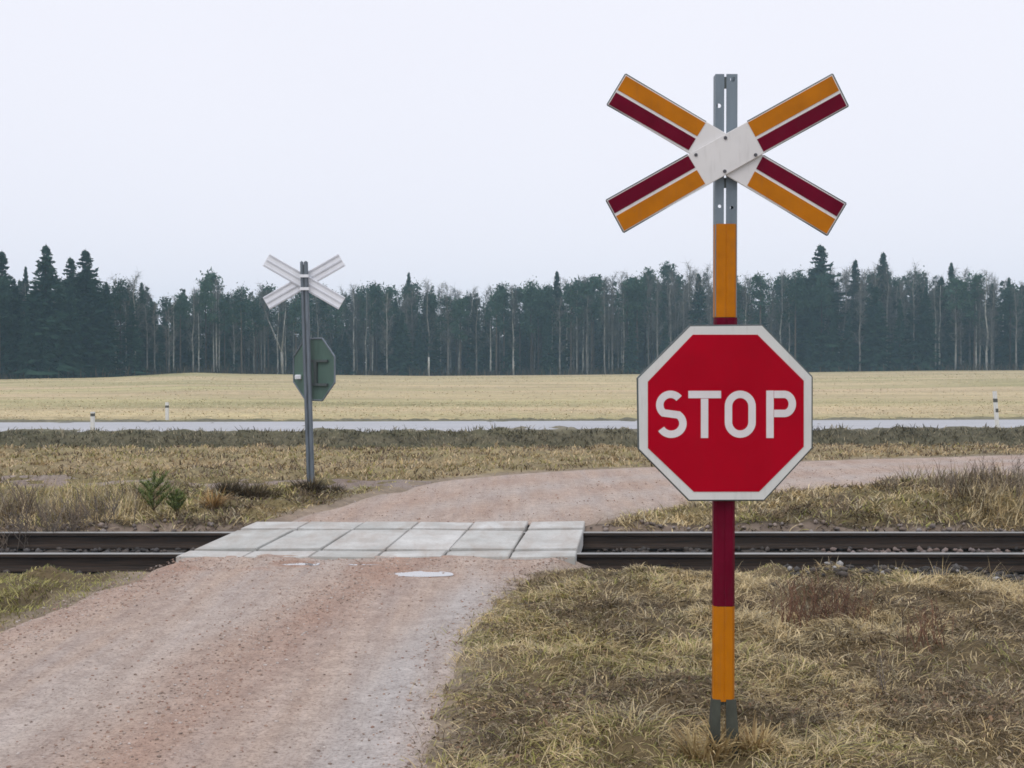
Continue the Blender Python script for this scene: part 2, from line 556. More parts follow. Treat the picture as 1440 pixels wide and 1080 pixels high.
def ground_tint(x, y):
    n1 = fbm(x * 0.8, y * 0.8, 71)[..., None]
    c = np.zeros(x.shape + (3,)) + np.array([0.150, 0.116, 0.068])
    def over(m, col):
        nonlocal c
        m = np.asarray(m)[..., None]
        c = c * (1 - m) + np.array(col) * m
    over(sstep(13.4, 14.2, y), (0.20, 0.165, 0.085))
    d = rd(x, y)
    over(sstep(18.0, 19.5, y), (0.31, 0.255, 0.155))
    over(sstep(25.4, 26.2, d + (n1[..., 0] - .5)), (0.125, 0.118, 0.080))
    over(sstep(29.9, 30.3, d), (0.20, 0.19, 0.15))
    over(sstep(35.4, 36.3, d), (0.26, 0.24, 0.14))
    over(sstep(37, 42, d), (0.525, 0.445, 0.285))
    g = fbm(x * 0.02, y * 0.05, 83)
    over(sstep(60, 100, y) * sstep(0.45, 0.72, g) * 0.5, (0.42, 0.385, 0.22))
    fy = forest_y(x)
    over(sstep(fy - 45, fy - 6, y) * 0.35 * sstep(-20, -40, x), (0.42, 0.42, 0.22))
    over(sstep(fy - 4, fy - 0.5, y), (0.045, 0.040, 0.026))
    road = np.maximum(near_road_mask(x, y), far_road_mask(x, y))
    over(sstep(-0.32, 0.0, road + (n1[..., 0] - .5) * .2), (0.30, 0.245, 0.195))
    bed = sstep(10.85, 11.15, y) * sstep(13.75, 13.5, y)
    over(bed, (0.040, 0.036, 0.033))
    over(sstep(13.35, 13.45, y) * sstep(13.62, 13.5, y), (0.26, 0.21, 0.175))
    over(sstep(1.8, 3.4, x) * sstep(9.8, 10.3, y) * sstep(11.3, 11.1, y) * 0.8, (0.050, 0.050, 0.046))
    return c


def grid_quads(nr, nc):
    i = np.arange(nr - 1)[:, None] * nc + np.arange(nc - 1)[None, :]
    i = i.ravel()
    return np.stack([i, i + 1, i + nc + 1, i + nc], 1)


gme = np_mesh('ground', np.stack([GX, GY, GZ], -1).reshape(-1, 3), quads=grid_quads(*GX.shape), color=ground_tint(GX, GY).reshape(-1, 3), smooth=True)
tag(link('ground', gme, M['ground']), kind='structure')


def strip(name, L, Rr, ncol, zfun, tintfun, mat, edge=0.05, dip=0.10):
    """a road lofted between its two edges; its outer columns dip into the verge"""
    L = np.asarray(L); Rr = np.asarray(Rr); n = len(L)
    u = np.linspace(0, 1, ncol)
    X = L[:, 0:1] * (1 - u) + Rr[:, 0:1] * u
    Yy = L[:, 1:2] * (1 - u) + Rr[:, 1:2] * u
    W = np.hypot(Rr[:, 0] - L[:, 0], Rr[:, 1] - L[:, 1])[:, None]
    dist = np.minimum(u, 1 - u)[None, :] * W
    Z = zfun(X, Yy, dist) - dip * sstep(0.30, 0.0, dist + (fbm(X * 2.1, Yy * 2.1, 5) - 0.5) * 0.25)
    col = tintfun(X, Yy, np.broadcast_to(u[None, :], X.shape), dist)
    me = np_mesh(name, np.stack([X, Yy, Z], -1).reshape(-1, 3), quads=grid_quads(n, ncol)[:, ::-1], color=col.reshape(-1, 3), smooth=True)
    return tag(link(name, me, mat), kind='structure')


PUDDLES = [(592, 809, 0.185, 0.085, 1), (416, 795, 0.14, 0.065, 2), (520, 796, 0.12, 0.03, 4)]


def gauss(x, c, w): return np.exp(-((x - c) / w) ** 2)


def near_tint(x, y, u, dist):
    wob = (fbm(y * 0.5, y * 0 + 3, 9) - .5) * 0.06
    amp = 0.45 + 0.55 * fbm(x * 2.2, y * 0.6, 12)
    trk = 1.1 * gauss(u, 0.86 + wob, 0.07) * sstep(11.0, 9.2, y) + 0.45 * gauss(u, 0.42 + wob, 0.09) + 0.30 * gauss(u, 0.66, 0.06)
    ridge = 1.25 * gauss(u, 0.60 + wob, 0.10) * fbm(x * 3, y * 1.1, 15) + 0.75 * gauss(u, 0.10 + wob, 0.07) * fbm(x * 2, y * 1.3, 16) + 0.5 * sstep(9.6, 10.8, y) * sstep(0.52, 0.7, fbm(x * 2.4, y * 3.4, 18))
    for (px, py, rx_, ry_, sd) in PUDDLES:
        cx, cy = on(px, py, 0.0); ridge = np.maximum(ridge, .9 * sstep(2.2, 1.0, np.hypot((x - cx) / rx_, (y - cy) / (ry_ + .04))))
    edge = sstep(0.26, 0.02, dist + (fbm(x * 3, y * 3, 14) - .5) * 0.3) * 0.8
    return np.clip(np.stack([trk * amp, edge, ridge], -1), 0, 1)


ny = spaced([(-14, 3, 0.6, 0.15), (3, 10, 0.06, 0.05), (10, SN + 0.07, 0.022, 0.022)])
nL = np.stack([near_l(ny) - 0.12, ny], 1); nR = np.stack([near_r(ny) + 0.24 - 0.13 * sstep(10.0, 11.0, ny), ny], 1)
def near_z(x, y, d):
    # shallow wheel tracks, potholes before the slabs
    u = (x - near_l(y)) / (near_r(y) - near_l(y))
    z = 0.012 - 0.012 * gauss(u, 0.86, 0.07) - 0.01 * gauss(u, 0.42, 0.08) + (fbm(x * 2.5, y * 2.5, 25) - 0.5) * 0.022 + (fbm(x * 9, y * 9, 26) - 0.5) * 0.010
    z = z + 0.012 * sstep(10.7, SN, y) + sstep(SN - .06, SN, y) * (.003 + (fbm(x * 5, y * 5, 47) - .52) * .045)
    for (px, py, rx_, ry_, sd) in PUDDLES:
        cx, cy = on(px, py, 0.0)
        q = np.hypot((x - cx) / rx_, (y - cy) / ry_) + (fbm(x * 7, y * 9, 90 + sd) - .5) * 0.9
        z = z - (z - 0.004) * sstep(1.25, 0.7, q)
    return z
strip('gravel_road', nL, nR, 110, near_z, near_tint, M['gravel'])


def far_tint(x, y, u, dist):
    trk = 0.45 * gauss(u, 0.35, 0.08) + 0.4 * gauss(u, 0.68, 0.08)
    ridge = 0.5 * gauss(u, 0.52, 0.1) * fbm(x * 1.5, y * 1.5, 17) + 0.5 * gauss(u, 0.2, .1) * fbm(x, y, 19)
    edge = sstep(0.5, 0.05, dist + (fbm(x * 2, y * 2, 24) - .5) * 0.5) * 0.55
    return np.clip(np.stack([trk * (0.4 + 0.6 * fbm(x * .8, y * 2, 22)), edge, ridge], -1), 0, 1)


strip('gravel_road', FL, FR, 40, lambda x, y, d: 0.012 + (fbm(x * 1.2, y * 1.2, 27) - 0.5) * 0.03 + 0.15 * sstep(27, 30.5, rd(x, y)), far_tint, M['gravel_far'])

tx = np.linspace(-60, -1.2, 130)
tL = np.stack([tx, track_y(tx) + 0.75 + 0.25 * (vnoise(tx * 1.3, tx * 0, 4) - .5)], 1); tR = np.stack([tx, track_y(tx) - 0.75 + 0.3 * (vnoise(tx * 1.1, tx * 0 + 5, 4) - .5)], 1)
strip('path', tL, tR, 14, lambda x, y, d: terrain(x, y) + 0.012, lambda x, y, u, d: np.clip(np.stack([0.3 * fbm(x, y, 3), sstep(0.5, 0.1, d) * 0.8, 0.2 * fbm(x, y, 8)], -1), 0, 1), M['track_soil'], dip=0.12)

rx = spaced([(-300, -40, 10, 3), (-40, 40, 1, 1), (40, 300, 3, 10)])
rL = np.stack([rx, RD1 + RS * rx], 1); rR = np.stack([rx, RD0 + RS * rx], 1)
strip('road', rL, rR, 14, lambda x, y, d: 0.135 + 0.03 * sstep(0, 2.4, d), lambda x, y, u, d: np.zeros(x.shape + (3,)), M['asphalt'], dip=0.05)

# puddles: still water lying on the gravel before the slabs
wt = NT('puddle_water'); wt.base((0.36, 0.34, 0.33), 0.03, 0.0, 1.0); wt.b.inputs["IOR"].default_value = 3.2
for (px, py, rx_, ry_, sd) in PUDDLES:
    cx, cy = on(px, py, 0.0)
    bm = bmesh.new(); vs = []
    for k in range(40):
        a = k * 2 * PI / 40
        r = 1.3 + 0.5 * float(vnoise(np.array(math.cos(a) * 1.6 + 10 * sd), np.array(math.sin(a) * 1.6), 41))
        vs.append(bm.verts.new((cx + rx_ * r * math.cos(a), cy + ry_ * r * math.sin(a), 0.0125)))
    bm.faces.new(vs)
    tag(link('puddle', bm_mesh('puddle', bm), wt.m), kind='structure')

# ------------------------------------------------------------------ railway track
track = empty('railway_track', (0, (YN + YF) / 2, -0.16), 'dark steel railway track running level across the gravel road', 'railway track')
PROF = [(-.070, -.165), (.070, -.165), (.070, -.152), (.018, -.135), (.010, -.120), (.010, -.045), (.036, -.034), (.036, -.006), (.028, 0.0), (-.028, 0.0), (-.036, -.006), (-.036, -.034), (-.010, -.045), (-.010, -.120), (-.018, -.135), (-.070, -.152)]
for Yr in (YN, YF):
    bm = bmesh.new()
    xsr = np.concatenate([np.linspace(-140, -16, 12), np.linspace(-12, 12, 13), np.linspace(16, 140, 12)])
    rings = [[bm.verts.new((x, Yr + p[0], p[1] + 0.0)) for p in PROF] for x in xsr]
    n = len(PROF)
    for A, B in zip(rings[:-1], rings[1:]):
        for k in range(n):
            f = bm.faces.new((A[k], A[(k + 1) % n], B[(k + 1) % n], B[k]))
            if k in (7, 8, 9): f.material_index = 1
    bm.faces.new(rings[0]); bm.faces.new(rings[-1][::-1])
    part('rail', bm_mesh('rail', bm), [M['rail'], M['railtop']], track)
slp = NT('sleeper_wood'); slp.base(slp.ramp(slp.noise(slp.coords(scale=(6, 1, 6)), 2, 4), [(0.3, (0.035, 0.029, 0.024)), (0.7, (0.075, 0.062, 0.05))]), 0.9)
bm = bmesh.new(); add_box(bm, (-.12, -1.3, -.16), (.12, 1.3, 0.0)); bmesh.ops.bevel(bm, geom=bm.edges[:], offset=.008, segments=1, affect='EDGES')
sme = bm_mesh('sleeper', bm)
for k in range(-22, 23):
    x = k * 0.6 + 0.1
    if -3.3 < x < 1.1: continue
    o = link('sleeper', sme, slp.m, track); o.location = (x, 0, -0.015)

# crossing slabs, six columns by three rows, each a slab one could lift out
XN0, XN1 = -3.02, 0.575
SK = 0.085                                  # skew of the seams
rows = [(SN, YN - 0.062, 'in the row nearest the viewer'), (YN + 0.062, YF - 0.062, 'in the wide row between the rails'), (YF + 0.062, SF, 'in the row behind the far rail')]
colw = ['leftmost', 'second from the left', 'third from the left', 'third from the right', 'second from the right', 'rightmost']
for r_, (y0, y1, rt) in enumerate(rows):
    for c_ in range(6):
        w = (XN1 - XN0) / 6
        xa, xb = XN0 + c_ * w + 0.007, XN0 + (c_ + 1) * w - 0.007
        def sk(x, y): return x + SK * (y - SN) + (0.02 if c_ == 5 and y > 12 else 0)
        top = 0.030
        bm = bmesh.new()
        add_prism(bm, [(sk(xa, y0), y0, top - .17), (sk(xb, y0), y0, top - .17), (sk(xb, y1), y1, top - .17), (sk(xa, y1), y1, top - .17)], (0, 0, .17))
        bmesh.ops.bevel(bm, geom=bm.edges[:], offset=0.007, segments=2, affect='EDGES')
        # worn corners and a slight settling
        rs = random.Random(100 + r_ * 10 + c_)
        tl, tt = rs.uniform(-.006, .006), rs.uniform(-.008, .008)
        xc, yc = (xa + xb) / 2, (y0 + y1) / 2
        for v in bm.verts:
            v.co.z += tl * (v.co.x - xc) / w * 2 + tt * (v.co.y - yc)
        o = link('concrete_paver', bm_mesh('concrete_paver', bm), M['concrete'], origin=(xc, yc, top - .17))
        tag(o, 'pale concrete crossing panel, %s %s' % (colw[c_], rt), 'concrete panel', 'concrete panels of the level crossing')

# ------------------------------------------------------------------ stones
ico = bmesh.new(); bmesh.ops.create_icosphere(ico, subdivisions=1, radius=1.0)
ICV = np.array([v.co[:] for v in ico.verts]); ICF = np.array([[v.index for v in f.verts] for f in ico.faces]); ico.free()


def stones(name, P, size, col, rng, flat=0.65):
    n = len(P); nv = len(ICV)
    ang = rng.uniform(0, 2 * PI, n)
    sc = size[:, None] * rng.uniform(0.65, 1.3, (n, 3)) * np.array([1, 1, flat])
    V = ICV[None] * rng.uniform(0.78, 1.2, (n, nv, 1)) * sc[:, None, :]
    c, s = np.cos(ang)[:, None], np.sin(ang)[:, None]
    X = V[..., 0] * c - V[..., 1] * s; Y = V[..., 0] * s + V[..., 1] * c
    V = np.stack([X, Y, V[..., 2]], -1) + P[:, None, :]
    Fc = (ICF[None] + (np.arange(n) * nv)[:, None, None]).reshape(-1, 3)
    return np_mesh(name, V.reshape(-1, 3), tris=Fc, color=np.repeat(col, nv, 0))


st = NT('stone'); st.base(st.mix(1.0, st.attr(), st.ramp(st.noise(st.coords(False), 40, 3), [(0.3, 0.7), (0.7, 1.2)]), 'MULTIPLY'), 0.85, 0, 0.3)
# loose pebbles on the near road
n = 30000
py_ = 4.2 + (SN - 4.2) * RNG.random(n) ** 0.9; u = RNG.random(n)
keep = RNG.random(n) < (0.12 + 0.9 * gauss(u, .60, .10) + 0.9 * gauss(u, .10, .08) + 0.7 * gauss(u, 0.99, .05) + 0.5 * sstep(10.2, 10.9, py_))
py_, u = py_[keep], u[keep]; px_ = near_l(py_) * (1 - u) + near_r(py_) * u
sz = 0.0025 + 0.0085 * RNG.random(len(u)) ** 4
cc = np.array([[.38, .27, .21], [.43, .35, .30], [.24, .185, .15], [.52, .46, .42], [.33, .215, .165]])[RNG.integers(0, 5, len(u))]
tag(link('gravel_stones', stones('gravel_stones', np.stack([px_, py_, near_z(px_, py_, 0) + sz * .2], 1), sz, cc, RNG), st.m), 'loose reddish and grey pebbles strewn over the gravel road', 'gravel', kind='stuff')
n = 5000
k_ = RNG.integers(0, 60, n); u = RNG.random(n)
fp_ = FL[k_] * (1 - u[:, None]) + FR[k_] * u[:, None] + RNG.normal(0, .15, (n, 2))
sz = 0.004 + 0.010 * RNG.random(n) ** 4
cc = np.array([[.38, .27, .21], [.43, .35, .30], [.24, .185, .15], [.52, .46, .42], [.33, .215, .165]])[RNG.integers(0, 5, n)]
tag(link('gravel_stones', stones('gravel_stones', np.stack([fp_[:, 0], fp_[:, 1], np.full(n, .016)], 1), sz, cc, RNG), st.m), 'loose pebbles on the gravel road beyond the rails', 'gravel', kind='stuff')
# ballast
n = 8000
bx = RNG.uniform(-11, 11, n); by_ = RNG.uniform(9.95, 13.55, n)
ok = (((bx < -3.15) | (bx > 0.85)) & (by_ > 10.95)) | ((bx > 2.3) & (by_ > 9.95) & (by_ < 11.2))
ok &= ~((by_ < 11.15) & (bx < 2.3) & (RNG.random(n) < .7))
bx, by_ = bx[ok], by_[ok]; sz = RNG.uniform(.016, .036, len(bx))
cc = np.array([[.07, .063, .058], [.045, .042, .04], [.10, .085, .075], [.085, .08, .078], [.06, .05, .042]])[RNG.integers(0, 5, len(bx))]
lightm = RNG.random(len(bx)) < np.where(by_ < 11.2, .09, 0)
cc[lightm] = [.33, .32, .31]
fr = by_ > 13.3; cc[fr] = cc[fr] * 2.6 + [.05, .03, .02]
red = (bx > 3.2) & (bx < 6) & (by_ > 12.3) & (by_ < 12.9); cc[red] = cc[red] * 1.8 + [.06, .035, .03]
bz = terrain(bx, by_) + sz * .25 + 0.015
tag(link('ballast', stones('ballast', np.stack([bx, by_, bz], 1), sz, cc, RNG, .8), st.m), 'dark track ballast stones under and beside the rails', 'ballast', kind='stuff')

# ------------------------------------------------------------------ grass
def blades(base, az, length, phi0, phi1, width, col, rng, seg=3, flat=0.5):
    """curved tapering blades; phi is the angle from the vertical at root and tip"""
    n = len(base)
    s = np.linspace(0, 1, seg + 1)
    dirh = np.stack([np.cos(az), np.sin(az), np.zeros(n)], 1)
    pts = [base]; p = base.copy()
    for k in range(seg):
        ph = phi0 + (phi1 - phi0) * ((k + 0.5) / seg)
        step = (length / seg)[:, None]
        p = p + step * (dirh * np.sin(ph)[:, None] + np.array([0, 0, 1.0]) * np.cos(ph)[:, None])
        pts.append(p)
    side0 = np.stack([-np.sin(az), np.cos(az), np.zeros(n)], 1)
    tw = rng.uniform(-1, 1, n)[:, None] * flat
    side = side0 + tw * np.array([0, 0, 1.0]); side /= np.linalg.norm(side, axis=1, keepdims=True)
    V = []
    for k in range(seg):
        w = (width * (1 - 0.75 * (k / seg) ** 1.3) * 0.5)[:, None]
        V += [pts[k] - side * w, pts[k] + side * w]
    V.append(pts[seg])
    nv = 2 * seg + 1
    V = np.stack(V, 1).reshape(-1, 3)
    o = (np.arange(n) * nv)[:, None]
    Q = [o + np.array([[2 * k, 2 * k + 1, 2 * k + 3, 2 * k + 2]]) for k in range(seg - 1)]
    Q = np.concatenate(Q) if Q else None
    T = o + np.array([[2 * seg - 2, 2 * seg - 1, 2 * seg]])
    return V, Q, T, np.repeat(col, nv, 0)


def patch(x, y, L):
    v = 0
    for (px, py, rx_, ry_, a) in L:
        cx, cy = on(px, py, 0.0)
        v = np.maximum(v, a * np.exp(-((x - cx) / rx_) ** 2 - ((y - cy) / ry_) ** 2))
    return v


BROWN_P = [(690, 1050, .32, .40, 1), (800, 1005, .26, .32, 1), (930, 975, .36, .20, 1), (1095, 1010, .42, .20, 1), (1330, 1010, .45, .45, .8), (1160, 850, .55, .7, .75), (1380, 880, .6, .7, .6), (860, 905, .22, .12, .7), (760, 860, .2, .25, .5), (1250, 930, .25, .25, .6), (880, 850, .22, .15, .7)]
GREEN_P = [(755, 940, .22, .22, 1), (690, 885, .12, .9, .9), (640, 980, .10, .5, .8), (1010, 1075, .3, .15, .7), (830, 820, .3, .6, .5), (760, 1075, .3, .1, .6)]
STRAW = np.array([[.58, .455, .245], [.72, .59, .36], [.48, .37, .19], [.64, .515, .305], [.41, .31, .16]])
BROWN = np.array([[.135, .095, .058], [.19, .138, .085], [.085, .064, .042], [.24, .18, .115]])
GREEN = np.array([[.30, .29, .085], [.22, .225, .07], [.38, .355, .12], [.45, .40, .16]])
GREYB = np.array([[.33, .285, .19], [.46, .40, .28], [.22, .18, .12]])


def pick(pal, n, rng): return pal[rng.integers(0, len(pal), n)] * rng.uniform(.8, 1.2, (n, 1))


def grass_cols(x, y, rng, green=0.25, brown=0.3, grey=0.15):
    n = len(x)
    c = pick(STRAW, n, rng)
    gn = fbm(x * 1.1, y * 1.1, 101, 4) + 0.10 * sstep(2.0, -0.2, x) - .06 * sstep(1.5, 4, x); bn = fbm(x * 1.2 + 5, y * 1.2, 111, 4) + 0.07 * sstep(1.2, 3.6, x) - .06; bn = bn + .45 * patch(x, y, BROWN_P); gn = gn + .35 * patch(x, y, GREEN_P); rn = rng.random(n)
    m = rn < green * sstep(.40, .62, gn) * 2; c[m] = pick(GREEN, m.sum(), rng)
    rn = rng.random(n); m = rn < brown * sstep(.38, .62, bn) * 2; c[m] = pick(BROWN, m.sum(), rng)
    rn = rng.random(n); m = rn < grey; c[m] = pick(GREYB, m.sum(), rng)
    return c


def scatter_grass(name, region, n, lenr, wid, keep, rng, label, phi=((.1, .7), (1.2, 2.0)), seg=3, colkw={}, comb=1.1, clump=True, maskamt=1.0, colfun=None, zoff=-0.01):
    x0, x1, y0, y1 = region
    # more blades near the viewer
    y = y0 + (y1 - y0) * rng.random(n); x = x0 + (x1 - x0) * rng.random(n)
    k = keep(x, y) > rng.random(n)
    x, y = x[k], y[k]; n = len(x)
    dirn = fbm(x * 2.1, y * 2.1, 201) * 2 * PI * 2.2
    az = dirn + rng.normal(0, comb, n)
    hgt = (0.45 + 1.1 * fbm(x * 2.2, y * 2.2, 203)) * (1 - .6 * sstep(9.7, 10.7, y) * sstep(13.2, 12, y))
    L = rng.uniform(lenr[0], lenr[1], n) * hgt
    p0 = rng.uniform(phi[0][0], phi[0][1], n); p1 = rng.uniform(phi[1][0], phi[1][1], n)
    z = terrain(x, y) + zoff
    c = colfun(x, y, rng) if colfun else grass_cols(x, y, rng, **colkw)
    W = wid * rng.uniform(.6, 1.4, n)
    return blades(np.stack([x, y, z], 1), az, L, p0, p1, W, c, rng, seg)


def join_blades(name, sets, mat, label, cat='grass'):
    V, Q, T, C = [], [], [], []; off = 0
    for (v, q, t, c) in sets:
        V.append(v); C.append(c)
        if q is not None: Q.append(q + off)
        T.append(t + off); off += len(v)
    me = np_mesh(name, np.concatenate(V), tris=np.concatenate(T), quads=np.concatenate(Q) if Q else None, color=np.concatenate(C))
    return tag(link(name, me, mat), label, cat, kind='stuff')


POSTX = at(1020, 1050, 5.65)[0]


def off_near(x, y, soft=0.25):
    d = -near_road_mask(x, y)
    bare = sstep(-0.30, soft, d)
    bed = 1 - sstep(10.75, 11.05, y) * 0.97
    bed *= 1 - sstep(1.9, 3.4, x) * sstep(9.85, 10.4, y) * 0.88
    bare = bare * (1 - .93 * np.exp(-((x - POSTX) / .13) ** 2 - ((y - 5.42) / .30) ** 2))
    return bare * bed * (0.7 + 0.3 * sstep(.28, .5, fbm(x * 1.7, y * 1.7, 301)))


rg = np.random.default_rng(5)
near_sets = [
    scatter_grass('g', (-0.75, 4.6, 3.6, 7.6), 165000, (.035, .15), .0046, off_near, rg, '', phi=((.3, 1.4), (1.5, 3.0)), colkw=dict(green=.23, brown=.36, grey=.16), seg=4),
    scatter_grass('g', (-0.75, 7.0, 7.6, 11.1), 150000, (.035, .15), .0062, off_near, rg, '', phi=((.3, 1.3), (1.4, 2.8)), colkw=dict(green=.17, brown=.38, grey=.16)),
    scatter_grass('g', (-0.6, 4.6, 4.2, 10.3), 3500, (.10, .24), .0032, off_near, rg, '', phi=((.0, .6), (.6, 2.2)), colkw=dict(green=.1, brown=.55, grey=.2), seg=4),
    scatter_grass('g', (-0.6, 5.2, 4.0, 10.6), 11000, (.08, .20), .0040, lambda x, y: off_near(x, y) * (0.1 + .9 * sstep(.45, .6, fbm(x * 1.3, y * 1.6, 333))) * (1 - .8 * patch(x, y, BROWN_P)), rg, '', phi=((.7, 1.3), (1.5, 2.0)), colkw=dict(green=.06, brown=.05, grey=.15), comb=.6, seg=4, zoff=.01),
    scatter_grass('g', (4.6, 9.5, 3.6, 11.0), 34000, (.08, .25), .010, off_near, rg, '', phi=((.3, 1.2), (1.3, 2.5)), colkw=dict(green=.30, brown=.42, grey=.16)),
    scatter_grass('g', (-3.0, 1.0, 1.0, 3.8), 9000, (.08, .22), .010, off_near, rg, ''),
]
join_blades('dry_grass', near_sets, M['blade'], 'matted dry straw grass filling the right foreground around the signpost')
left_sets = [
    scatter_grass('g', (-9.0, -2.6, 6.0, 11.1), 60000, (.03, .10), .0070, off_near, rg, '', phi=((.2, 1.0), (1.0, 1.9)), colkw=dict(green=.75, brown=.22, grey=.1)),
]
join_blades('dry_grass', left_sets, M['blade'], 'short yellow green grass at the left edge of the gravel road')


def off_far(x, y):
    m = np.maximum(far_road_mask(x, y), -9)
    k = sstep(-0.05, 0.35, -m)
    k = k * sstep(13.38, 13.5, y)
    t = np.abs(y - track_y(x)); k = k * np.where(x < -1.0, 0.45 + 0.55 * sstep(.35, .85, t), 1)
    return k * (0.35 + 0.65 * sstep(.28, .5, fbm(x * 1.4, y * 1.4, 302)))


bank_sets = [
    scatter_grass('g', (-9.5, -2.0, 13.4, 17.6), 52000, (.05, .17), .012, off_far, rg, '', phi=((.2, 1.1), (1.0, 2.2)), colkw=dict(green=.28, brown=.40, grey=.2)),
    scatter_grass('g', (-30, -1.0, 16.6, 19.4), 30000, (.03, .09), .016, off_far, rg, '', phi=((.1, 1.0), (1.0, 2.0)), colkw=dict(green=.2, brown=.30, grey=.2)),
    scatter_grass('g', (0.9, 11.5, 13.4, 19.6), 75000, (.05, .18), .013, off_far, rg, '', phi=((.2, 1.1), (1.0, 2.2)), colkw=dict(green=.34, brown=.40, grey=.15)),
    scatter_grass('g', (5.2, 12.0, 13.6, 18.6), 12000, (.14, .36), .009, off_far, rg, '', phi=((.0, .6), (.4, 1.5)), colkw=dict(green=.2, brown=.75, grey=.3)),
    scatter_grass('g', (-9.5, -4.2, 13.7, 15.8), 6000, (.14, .32), .008, off_far, rg, '', phi=((.0, .5), (.4, 1.4)), colkw=dict(green=.1, brown=.8, grey=.35)),
]
join_blades('dry_grass', bank_sets, M['blade'], 'rough dry grass on the low banks just behind the railway track')


def strip_keep(x, y):
    d = rd(x, y)
    m = far_road_mask(x, y)
    t = np.abs(y - track_y(x))
    k = sstep(-.1, .5, -m) * np.where(x < -1, sstep(.4, .8, t), 1) * sstep(26.6, 25.8, d)
    return k
def strip_cols(x, y, rng):
    c = grass_cols(x, y, rng, green=.22, brown=.30, grey=.12)
    return c * np.array([.86, .83, .86])
def ditch_cols(x, y, rng):
    n = len(x); c = pick(np.array([[.17, .15, .10], [.22, .195, .13], [.13, .13, .085], [.30, .26, .175], [.11, .105, .075]]), n, rng)
    return c
def ditch_keep(x, y):
    d = rd(x, y); m = far_road_mask(x, y)
    return sstep(-.1, .6, -m) * sstep(25.8, 26.3, d) * sstep(30.1, 29.7, d)
mid_sets = [
    scatter_grass('g', (-14, 15, 17.8, 27.5), 80000, (.04, .13), .021, strip_keep, rg, '', phi=((.0, .9), (.8, 2.0)), colfun=strip_cols),
    scatter_grass('g', (-18, 20, 24.5, 32.0), 75000, (.06, .20), .024, ditch_keep, rg, '', phi=((.0, .9), (.7, 2.0)), colfun=ditch_cols),
]
join_blades('meadow_grass', mid_sets, M['blade'], 'brown meadow grass and dark ditch weeds in front of the main road')


def field_cols(x, y, rng):
    n = len(x); c = pick(np.array([[.61, .50, .315], [.55, .455, .28], [.67, .56, .37], [.48, .40, .245]]), n, rng)
    g = fbm(x * .05, y * .09, 83); m = rng.random(n) < sstep(.45, .7, g) * .6
    c[m] = pick(np.array([[.44, .41, .23], [.49, .44, .25]]), m.sum(), rng)
    m = rng.random(n) < .02; c[m] *= .5
    return c
fld = [
    scatter_grass('g', (-26, 30, 35.6, 58), 42000, (.03, .09), .045, lambda x, y: sstep(35.5, 36.2, rd(x, y)) * (0.4 + .6 * fbm(x * .5, y * .5, 7)), rg, '', phi=((.4, 1.2), (1.2, 1.9)), colfun=field_cols),
    scatter_grass('g', (-60, 60, 58, 130), 30000, (.03, .10), .09, lambda x, y: 0.3 + .7 * sstep(.4, .65, fbm(x * .12, y * .25, 7)), rg, '', phi=((.4, 1.2), (1.2, 1.9)), colfun=field_cols, seg=2),
    scatter_grass('g', (-95, 95, 120, 192), 16000, (.04, .13), .14, lambda x, y: sstep(-2, -8, y - forest_y(x)) * (0.3 + .7 * sstep(.4, .65, fbm(x * .08, y * .2, 9))), rg, '', phi=((.4, 1.2), (1.2, 1.9)), colfun=field_cols, seg=2),
]
join_blades('field_grass', fld, M['blade'], 'pale straw coloured grass of the wide field before the wood', 'grass')

# leaf litter in the near verge
n = 16000
lx = RNG.uniform(-.45, 3.6, n); ly = RNG.uniform(4.6, 8.5, n)
kk = RNG.random(n) < off_near(lx, ly) * (0.03 + 0.97 * patch(lx, ly, BROWN_P[:5]))
lx, ly = lx[kk], ly[kk]; n = len(lx)
lz = terrain(lx, ly) + RNG.uniform(.02, .13, n)
sz = RNG.uniform(.006, .017, n); a = RNG.uniform(0, 2 * PI, n); tl = RNG.normal(0, .55, n); tl2 = RNG.normal(0, .5, n)
U = np.stack([np.cos(a) * np.cos(tl), np.sin(a) * np.cos(tl), np.sin(tl)], 1) * sz[:, None]
W_ = np.stack([-np.sin(a), np.cos(a), tl2], 1) * (sz * .55)[:, None]
P = np.stack([lx, ly, lz], 1); up = np.array([0, 0, 1.]) * (sz * .35)[:, None]
LV = np.stack([P - U, P - W_ + up, P + U, P + W_ + up, P], 1).reshape(-1, 3)
o5 = (np.arange(n) * 5)[:, None]
LT = np.concatenate([o5 + np.array([[0, 1, 4]]), o5 + np.array([[1, 2, 4]]), o5 + np.array([[2, 3, 4]]), o5 + np.array([[3, 0, 4]])])
lc = np.array([[.16, .11, .07], [.23, .165, .105], [.34, .27, .19], [.09, .065, .045], [.25, .16, .10]])[RNG.integers(0, 5, n)]
tag(link('leaf_litter', np_mesh('leaf_litter', LV, tris=LT, color=np.repeat(lc, 5, 0)), M['blade']), 'brown fallen leaves scattered through the grass in the near verge', 'leaves', kind='stuff')


# ------------------------------------------------------------------ small plants
def plant_mesh(name, sets):
    V, Q, T, C = [], [], [], []; off = 0
    for (v, q, t, c) in sets:
        V.append(v); C.append(c)
        if q is not None: Q.append(q + off)
        T.append(t + off); off += len(v)
    return np_mesh(name, np.concatenate(V), tris=np.concatenate(T), quads=np.concatenate(Q) if Q else None, color=np.concatenate(C))


